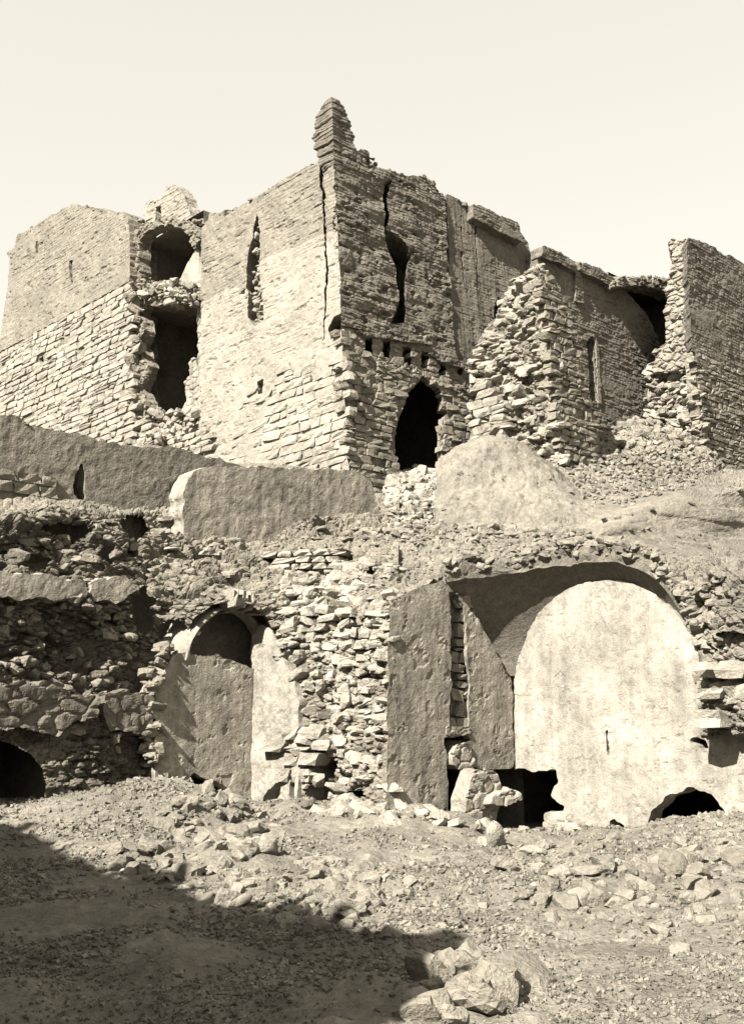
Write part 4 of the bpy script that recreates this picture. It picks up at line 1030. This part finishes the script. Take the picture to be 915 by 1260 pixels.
emit(rw_, chunks(P_, 0.06, 0.34, 194, 2.2, tilt=0.15, N=N_, sink=0.42, flat=0.45), "chunk", M_LOOSE, "rubble_stone", 260, 7.5, "rubble_bits")
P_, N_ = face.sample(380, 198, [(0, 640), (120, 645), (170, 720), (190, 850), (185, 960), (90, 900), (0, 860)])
emit(rw_, chunks(P_, 0.06, 0.4, 199, 2.4, tilt=0.2, N=N_, sink=0.42, flat=0.5), "chunk", M_STONE2, "shaded_stone", 120, 7.5, "shaded_bits")  # greyer stones carry the painted shade of the left part
# coursed remains
FC = Plane(at(390, 690, 21.2), np.array([0.95, -0.3, 0]))
emit(rw_, courses(FC, [(330, 672), (432, 676), (432, 706), (335, 704)], [], (0.1, 0.16), (0.3, 0.6), 195, 0.08, 0.4, 0.95, skew=0.03), "block", M_STONE, "course_stone", 60, 6)
FG = Plane(at(440, 800, 19.6), np.array([0.80, -0.6, 0]))
emit(rw_, courses(FG.off(0.02), [(372, 745), (482, 750), (478, 880), (372, 870)], [], (0.14, 0.24), (0.25, 0.5), 207, 0.08, 0.4, 0.55, skew=0.08, wob=0.12), "block", M_STONE, "course_stone", 90, 6)
FH = Plane(at(260, 675, 21.6), UR)
emit(rw_, courses(FH, [(205, 660), (330, 665), (340, 705), (215, 700)], [], (0.1, 0.18), (0.25, 0.5), 208, 0.08, 0.4, 0.5, skew=0.06, wob=0.12), "block", M_STONE, "course_stone", 50, 6)
FD = Plane(at(198, 870, 19.55), UR)
emit(rw_, courses(FD.off(-0.16), [(186, 835), (216, 838), (216, 905), (186, 905)], [], (0.2, 0.26), (0.3, 0.45), 196, 0.08, 0.4, 0.95, skew=0.04), "block", M_STONE, "course_stone", 30, 6)
FE = Plane(at(400, 900, 19.75), np.array([0.80, -0.6, 0]))
emit(rw_, courses(FE.off(0.05), [(338, 880), (400, 885), (396, 1000), (330, 1000)], [], (0.18, 0.28), (0.3, 0.6), 197, 0.06, 0.4, 0.7, skew=0.04), "block", M_STONE, "course_stone", 40, 6)
# plaster remnants on the face
FA = Plane(at(60, 720, 18.35), UR)
slab("plaster_band", rw_, FA.off(0.12), [(-120, 690), (0, 703), (30, 702), (60, 709), (100, 712), (109, 726), (106, 738), (60, 735), (20, 738), (0, 735), (-120, 728)], M_GREYPLASTER, [], 0.6, (0.03, 0.03), mudface(201), (0.14, 2.5))
slab("plaster_band", rw_, FA.off(-0.05), [(112, 716), (150, 708), (166, 722), (150, 738), (114, 740)], M_GREYPLASTER, [], 0.6, (0.03, 0.03), mudface(202), (0.14, 2.5))
slab("plaster_block", rw_, Plane(at(157, 875, 19.2), UR).off(0.05), [(131, 850), (160, 848), (187, 858), (187, 908), (160, 905), (131, 896)], M_MUD, [], 0.7, (0.03, 0.03), lambda u, v: mudface(203)(u, v) + rough(0.03, 3, 203)(u, v), (0.12, 2.5))
slab("plaster_band", rw_, Plane(at(60, 860, 18.1), UR).off(0.06), [(-120, 830), (0, 840), (60, 843), (125, 853), (122, 878), (95, 884), (72, 903), (30, 895), (0, 903), (-120, 900)], M_MUD, [], 0.5, (0.03, 0.03), lambda u, v: mudface(204)(u, v) + rough(0.05, 2.5, 204)(u, v), (0.18, 2.2))
CV = Plane(at(30, 960, 17.8), UR)
u0, v0 = CV.uv(-120, 1050); u1, v1 = CV.uv(70, 895)
box_room("chamber", rw_, CV, u0, u1, v0 - 0.3, v1, -0.2, -4.0, M_MUD)

# ------------------------------------------------------------------ fallen blocks in front of the great vault
def block_at(name, label, cat, pl, pts, thick, m, seed, group=None):
    P = pl.P(*pl.poly(pts).mean(0), 0.0)
    t = thing(name, label, cat, (P[0], P[1], P[2] - 0.3), group)
    slab("body", t, pl, pts, m, [], thick, (0.03, 0.03), rough(0.05, 3, seed), (0.05, 2.5))
    # a thing of a single body is one mesh
    b = t.children[0]; b.parent = None; b.location = t.location; b.name = name
    for k in ("label", "category", "group"):
        if k in t: b[k] = t[k]
    bpy.data.objects.remove(t); return b
XP = Plane(at(595, 1010, 19.6), UR)
block_at("standing_slab", "upright plastered slab standing in the black opening under the great vault", "slab", XP, [(571, 1030), (574, 985), (584, 950), (592, 947), (612, 948), (616, 975), (613, 1012), (612, 1040)], 0.35, M_STONE, 211)
block_at("stone_block", "long block jutting from the black hole beside the upright slab", "block", XP.off(0.2), [(604, 990), (606, 980), (622, 973), (639, 972), (641, 984), (622, 992)], 0.4, M_STONE, 212)
block_at("stone_block", "pale block on the ground right of the black hole under the great arch", "block", Plane(at(690, 1015, 19.2), UL), [(668, 1034), (669, 1010), (690, 1006), (712, 1014), (713, 1022), (690, 1030)], 0.5, M_STONE, 213)

# ------------------------------------------------------------------ loose stones on the courtyard floor: each one a thing
SIZES = ('largest', 'second largest', 'third largest')
def loose(P, smin, smax, seed, label, group, m=M_LOOSE, power=2.0, indiv=60, tilt=0.35, sink=0.22):
    global REST
    A = chunks(P, smin, smax, seed, power, tilt=tilt, sink=sink)
    r = np.random.default_rng(seed); pid = r.integers(0, len(PROTO["chunk"]), len(A))
    _, _, dep = proj(A[:, :, 3])
    ext = np.linalg.norm(A[:, :, :3], axis=1).max(1) * FPX / dep
    o = np.argsort(-ext); big = [i for i in o[:indiv] if ext[i] > 7.5]
    for i in big:
        ob = bpy.data.objects.new("loose_stone", proto_mesh("chunk", pid[i], m, "loose_stone")); COL.objects.link(ob)
        M = np.eye(4); M[:3] = A[i]; ob.matrix_basis = Matrix(M.tolist())
        k = big.index(i)
        ob["label"] = (SIZES[k] + " " + label.split(" ", 1)[1]) if k < 3 else "smaller " + label.split(" ", 1)[1]; ob["category"] = "stone"; ob["group"] = group
    ms = np.ones(len(A), bool); ms[big] = False
    REST.append((A[ms], pid[ms]))
REST = []
def gpts(region, n, seed):
    r = np.random.default_rng(seed); reg = np.array(region, float); out = []
    lo, hi = reg.min(0), reg.max(0)
    while len(out) < n:
        x, y = r.uniform(lo[0], hi[0]), r.uniform(lo[1], hi[1])
        if inpoly(np.array(x), np.array(y), reg):
            p = ground_hit(x, y); p[2] = ground_z(np.array(p[0]), np.array(p[1])); out.append(p)
    return np.array(out)
loose(gpts([(365, 1060), (420, 1050), (460, 1085), (470, 1125), (430, 1140), (395, 1110), (355, 1085)], 150, 221), 0.06, 0.26, 222, "pale angular stone in the dense cluster on the middle of the courtyard floor", "stones clustered on the middle of the floor", indiv=55, power=1.5)
loose(gpts([(140, 1045), (230, 1040), (245, 1090), (200, 1090), (160, 1075)], 80, 223), 0.08, 0.34, 224, "broken stone in the cluster beside the shadow edge at the left", "stones clustered beside the shadow edge", indiv=35, power=1.5)
loose(gpts([(190, 1010), (250, 975), (340, 990), (345, 1040), (300, 1060), (210, 1035)], 130, 225), 0.08, 0.42, 226, "broken stone strewn at the foot of the small arched niche", "stones strewn below the small niche", indiv=50, power=1.8)
loose(gpts([(350, 985), (480, 975), (620, 1020), (625, 1045), (560, 1030), (380, 1005)], 100, 227), 0.08, 0.45, 228, "fallen stone along the foot of the grey plaster wall of the great vault", "fallen stones along the vault wall", M_STONE, indiv=35, power=2)
loose(gpts([(640, 1040), (780, 1035), (915, 1040), (915, 1130), (700, 1120), (600, 1080)], 140, 229), 0.06, 0.36, 230, "scattered stone on the floor in front of the great bright arch", "stones scattered before the great arch", indiv=45, power=2.5)
loose(gpts([(500, 1090), (640, 1100), (915, 1120), (915, 1170), (640, 1165), (470, 1135)], 150, 231), 0.04, 0.2, 232, "small stone in the band along the front edge of the courtyard floor", "small stones along the front of the floor", indiv=45, power=2)
loose(gpts([(250, 1060), (360, 1090), (460, 1150), (560, 1165), (330, 1140), (180, 1090), (60, 1040), (150, 1045)], 110, 233), 0.05, 0.26, 234, "loose stone lying along the edge of the great shadow on the ground", "stones along the edge of the shadow", indiv=30, power=1.8)
loose(gpts([(505, 1245), (520, 1195), (560, 1190), (640, 1200), (620, 1235), (560, 1262), (510, 1262)], 40, 235), 0.12, 0.3, 236, "large blurred stone in the nearest heap at the bottom of the picture", "nearest heap of stones", M_STONE2, indiv=40, power=1.0, tilt=0.6, sink=0.05)

def boulder(px, py, w, label, seed, m=M_LOOSE, flat=0.7, dz=0.0):
    p = ground_hit(px, py); p[2] = float(ground_z(np.array(p[0]), np.array(p[1]))) + dz
    s = w / FPX * p[1]
    r = np.random.default_rng(seed)
    n1, n2 = 22, 14
    th, ph = np.meshgrid(np.linspace(0, 2 * np.pi, n1, endpoint=False), np.linspace(0.05, np.pi - 0.05, n2), indexing="ij")
    D = np.stack([np.sin(ph) * np.cos(th), np.sin(ph) * np.sin(th), np.cos(ph)], -1)
    R_ = 1 + 0.3 * fbm(D[..., 0] + seed, D[..., 1], D[..., 2], f=1.3, oct=4, seed=seed)
    D = D * R_[..., None]
    for q in range(7):
        d = r.normal(size=3); d /= np.linalg.norm(d); h = 0.62 + 0.2 * r.random()
        D -= np.clip(D @ d - h, 0, 9)[..., None] * d
    D = D * np.array([0.5 * s, 0.42 * s, 0.5 * s * flat])
    a = r.uniform(0, 3); D = D @ np.array(Matrix.Rotation(a * 0.3, 3, "Z")).T
    V = D.reshape(-1, 3) + [0, 0, 0.28 * s * flat]; ii = np.arange(n1 * n2).reshape(n1, n2)
    F = np.stack([ii[:, :-1], ii[:, 1:], np.roll(ii, -1, 0)[:, 1:], np.roll(ii, -1, 0)[:, :-1]], -1).reshape(-1, 4)
    F3 = [tuple(ii[::-1, 0][k:k + 2]) + (ii[0, 0],) for k in range(1, n1 - 2)]
    o = bpy.data.objects.new("boulder", mesh_from("boulder", V, F, None, m)); COL.objects.link(o)
    o.location = p; o["label"] = label; o["category"] = "boulder"
boulder(828, 1085, 38, "dark upright boulder below the right hand black hole, left of its two neighbours", 1, M_STONE2, 1.1)
boulder(858, 1086, 36, "squat dark boulder right of the upright dark boulder", 2, M_STONE2, 0.65)
boulder(838, 1062, 44, "flat broad boulder behind the two dark boulders", 3, M_STONE2, 0.6)
boulder(905, 1072, 44, "rough boulder cut off by the right edge of the picture", 4, M_STONE2, 0.7)
boulder(607, 1042, 30, "tall pale block at the foot of the upright slab", 5, M_STONE, 1.2)
boulder(690, 1078, 34, "pale boulder lit on top and dark beneath, before the black hole", 6, M_STONE, 0.6)
boulder(712, 1112, 34, "rounded pale boulder halfway down the slope before the great arch", 7, M_STONE, 0.7)
boulder(655, 1052, 36, "broad low stone half sunk below the black hole", 8, M_STONE, 0.5)
boulder(330, 1052, 26, "bright pointed stone at the foot of the small niche rubble", 9, M_STONE, 1.2)
boulder(298, 1042, 40, "broad bright slab of stone lying below the niche heap", 10, M_STONE, 0.35)
boulder(620, 1205, 130, "long smooth low rock lying across the shadow tip in the foreground", 11, M_EARTH, 0.34, -0.03)
boulder(512, 1244, 40, "large pale stone at the lower tip of the shadow", 12, M_STONE, 0.9)
boulder(545, 1212, 34, "leaning grey stone at the top of the nearest stone heap", 13, M_STONE2, 0.7)
boulder(660, 1200, 40, "flat pale stone on the slope right of the smooth low rock", 14, M_STONE, 0.5)
boulder(838, 1180, 30, "lone flat stone on the bare hump in the foreground", 15, M_STONE, 0.5)
# gravel and chips
r = np.random.default_rng(241)
n = 60000
gd = np.exp(r.uniform(math.log(5.2), math.log(21.5), n)); gpx = r.uniform(-40, 955, n)
P0 = np.stack([(gpx - CX) / 1396 * gd, gd, np.zeros(n)], 1)
dens = fbm(P0[:, 0], P0[:, 1], f=0.8, oct=4, seed=246) + r.normal(0, 0.2, n)
P0 = P0[dens > 0.02]; P0[:, 2] = ground_z(P0[:, 0], P0[:, 1])
A = chunks(P0, 0.3, 1.0, 245, 3.5, tilt=0.35, sink=0.0, flat=0.8)
sc = (0.0052 * P0[:, 1])[:, None, None]
A[:, :, :3] *= sc; A[:, 2, 3] = P0[:, 2] + 0.006
fill("gravel", A, r.integers(0, 18, len(A)), "grit", M_LOOSE)
ra = np.concatenate([a for a, _ in REST]); rp = np.concatenate([p for _, p in REST])
fill("rubble", ra, rp, "chunk", M_LOOSE)

# ------------------------------------------------------------------ the wall at the photographer's left, whose shadow lies on the floor
sh_px = [(-60, 1012), (-20, 1018), (2, 1026), (22, 1032), (38, 1048), (58, 1064), (75, 1066), (95, 1082), (130, 1094), (134, 1080), (158, 1078), (181, 1086), (182, 1100), (205, 1114), (240, 1122), (280, 1128), (300, 1124), (333, 1126), (336, 1140),
         (386, 1145), (392, 1156), (440, 1158), (486, 1161), (532, 1168), (528, 1182), (512, 1196), (498, 1210), (484, 1235), (460, 1262)]
G = np.array([ground_hit(min(max(x, -300), 1200), y) for x, y in sh_px])
for g in G: g[2] = float(ground_z(np.array(g[0]), np.array(g[1]), False))
a0, a1 = G[2], G[23]
wu = np.array([a1[0] - a0[0], a1[1] - a0[1], 0]); wu /= np.linalg.norm(wu)
SW = Plane(np.array([*(a1[:2] + SH * 9.2), 0.0]), wu)
out = []
for g in G:
    k = np.dot(SW.O - g, SW.N) / np.dot(TO_SUN, SW.N)
    q = g + TO_SUN * k - SW.O; out.append((q @ SW.U, q[2]))
out = np.array(out)
tj = np.random.default_rng(252); o2 = []
for a, b in zip(out[:-1], out[1:]):
    o2.append(a)
    if b[0] - a[0] > 0.25:
        f = tj.uniform(0.3, 0.6); h = tj.uniform(0.15, 0.4); q = a * (1 - f) + b * f
        o2 += [q, q + [0, h], q + [0.18, h], q + [0.2, -0.05]]
out = np.array(o2 + [out[-1]])
shp = [(out[0, 0] - 9, -0.5), (out[0, 0] - 9, out[0, 1] - 0.4)] + [tuple(p) for p in out] + [(out[-1, 0] - 0.1, -0.5)]
sw = thing("shadow_wall", "ruined mud brick wall outside the picture at lower left that throws the black shadow", "wall", (SW.O[0], SW.O[1], 0.0))
slab("wall_face", sw, SW, shp, M_MUD, [], 0.35, (0.08, 0.06), brick(seed=251), (0.05, 1.5), uv=True)
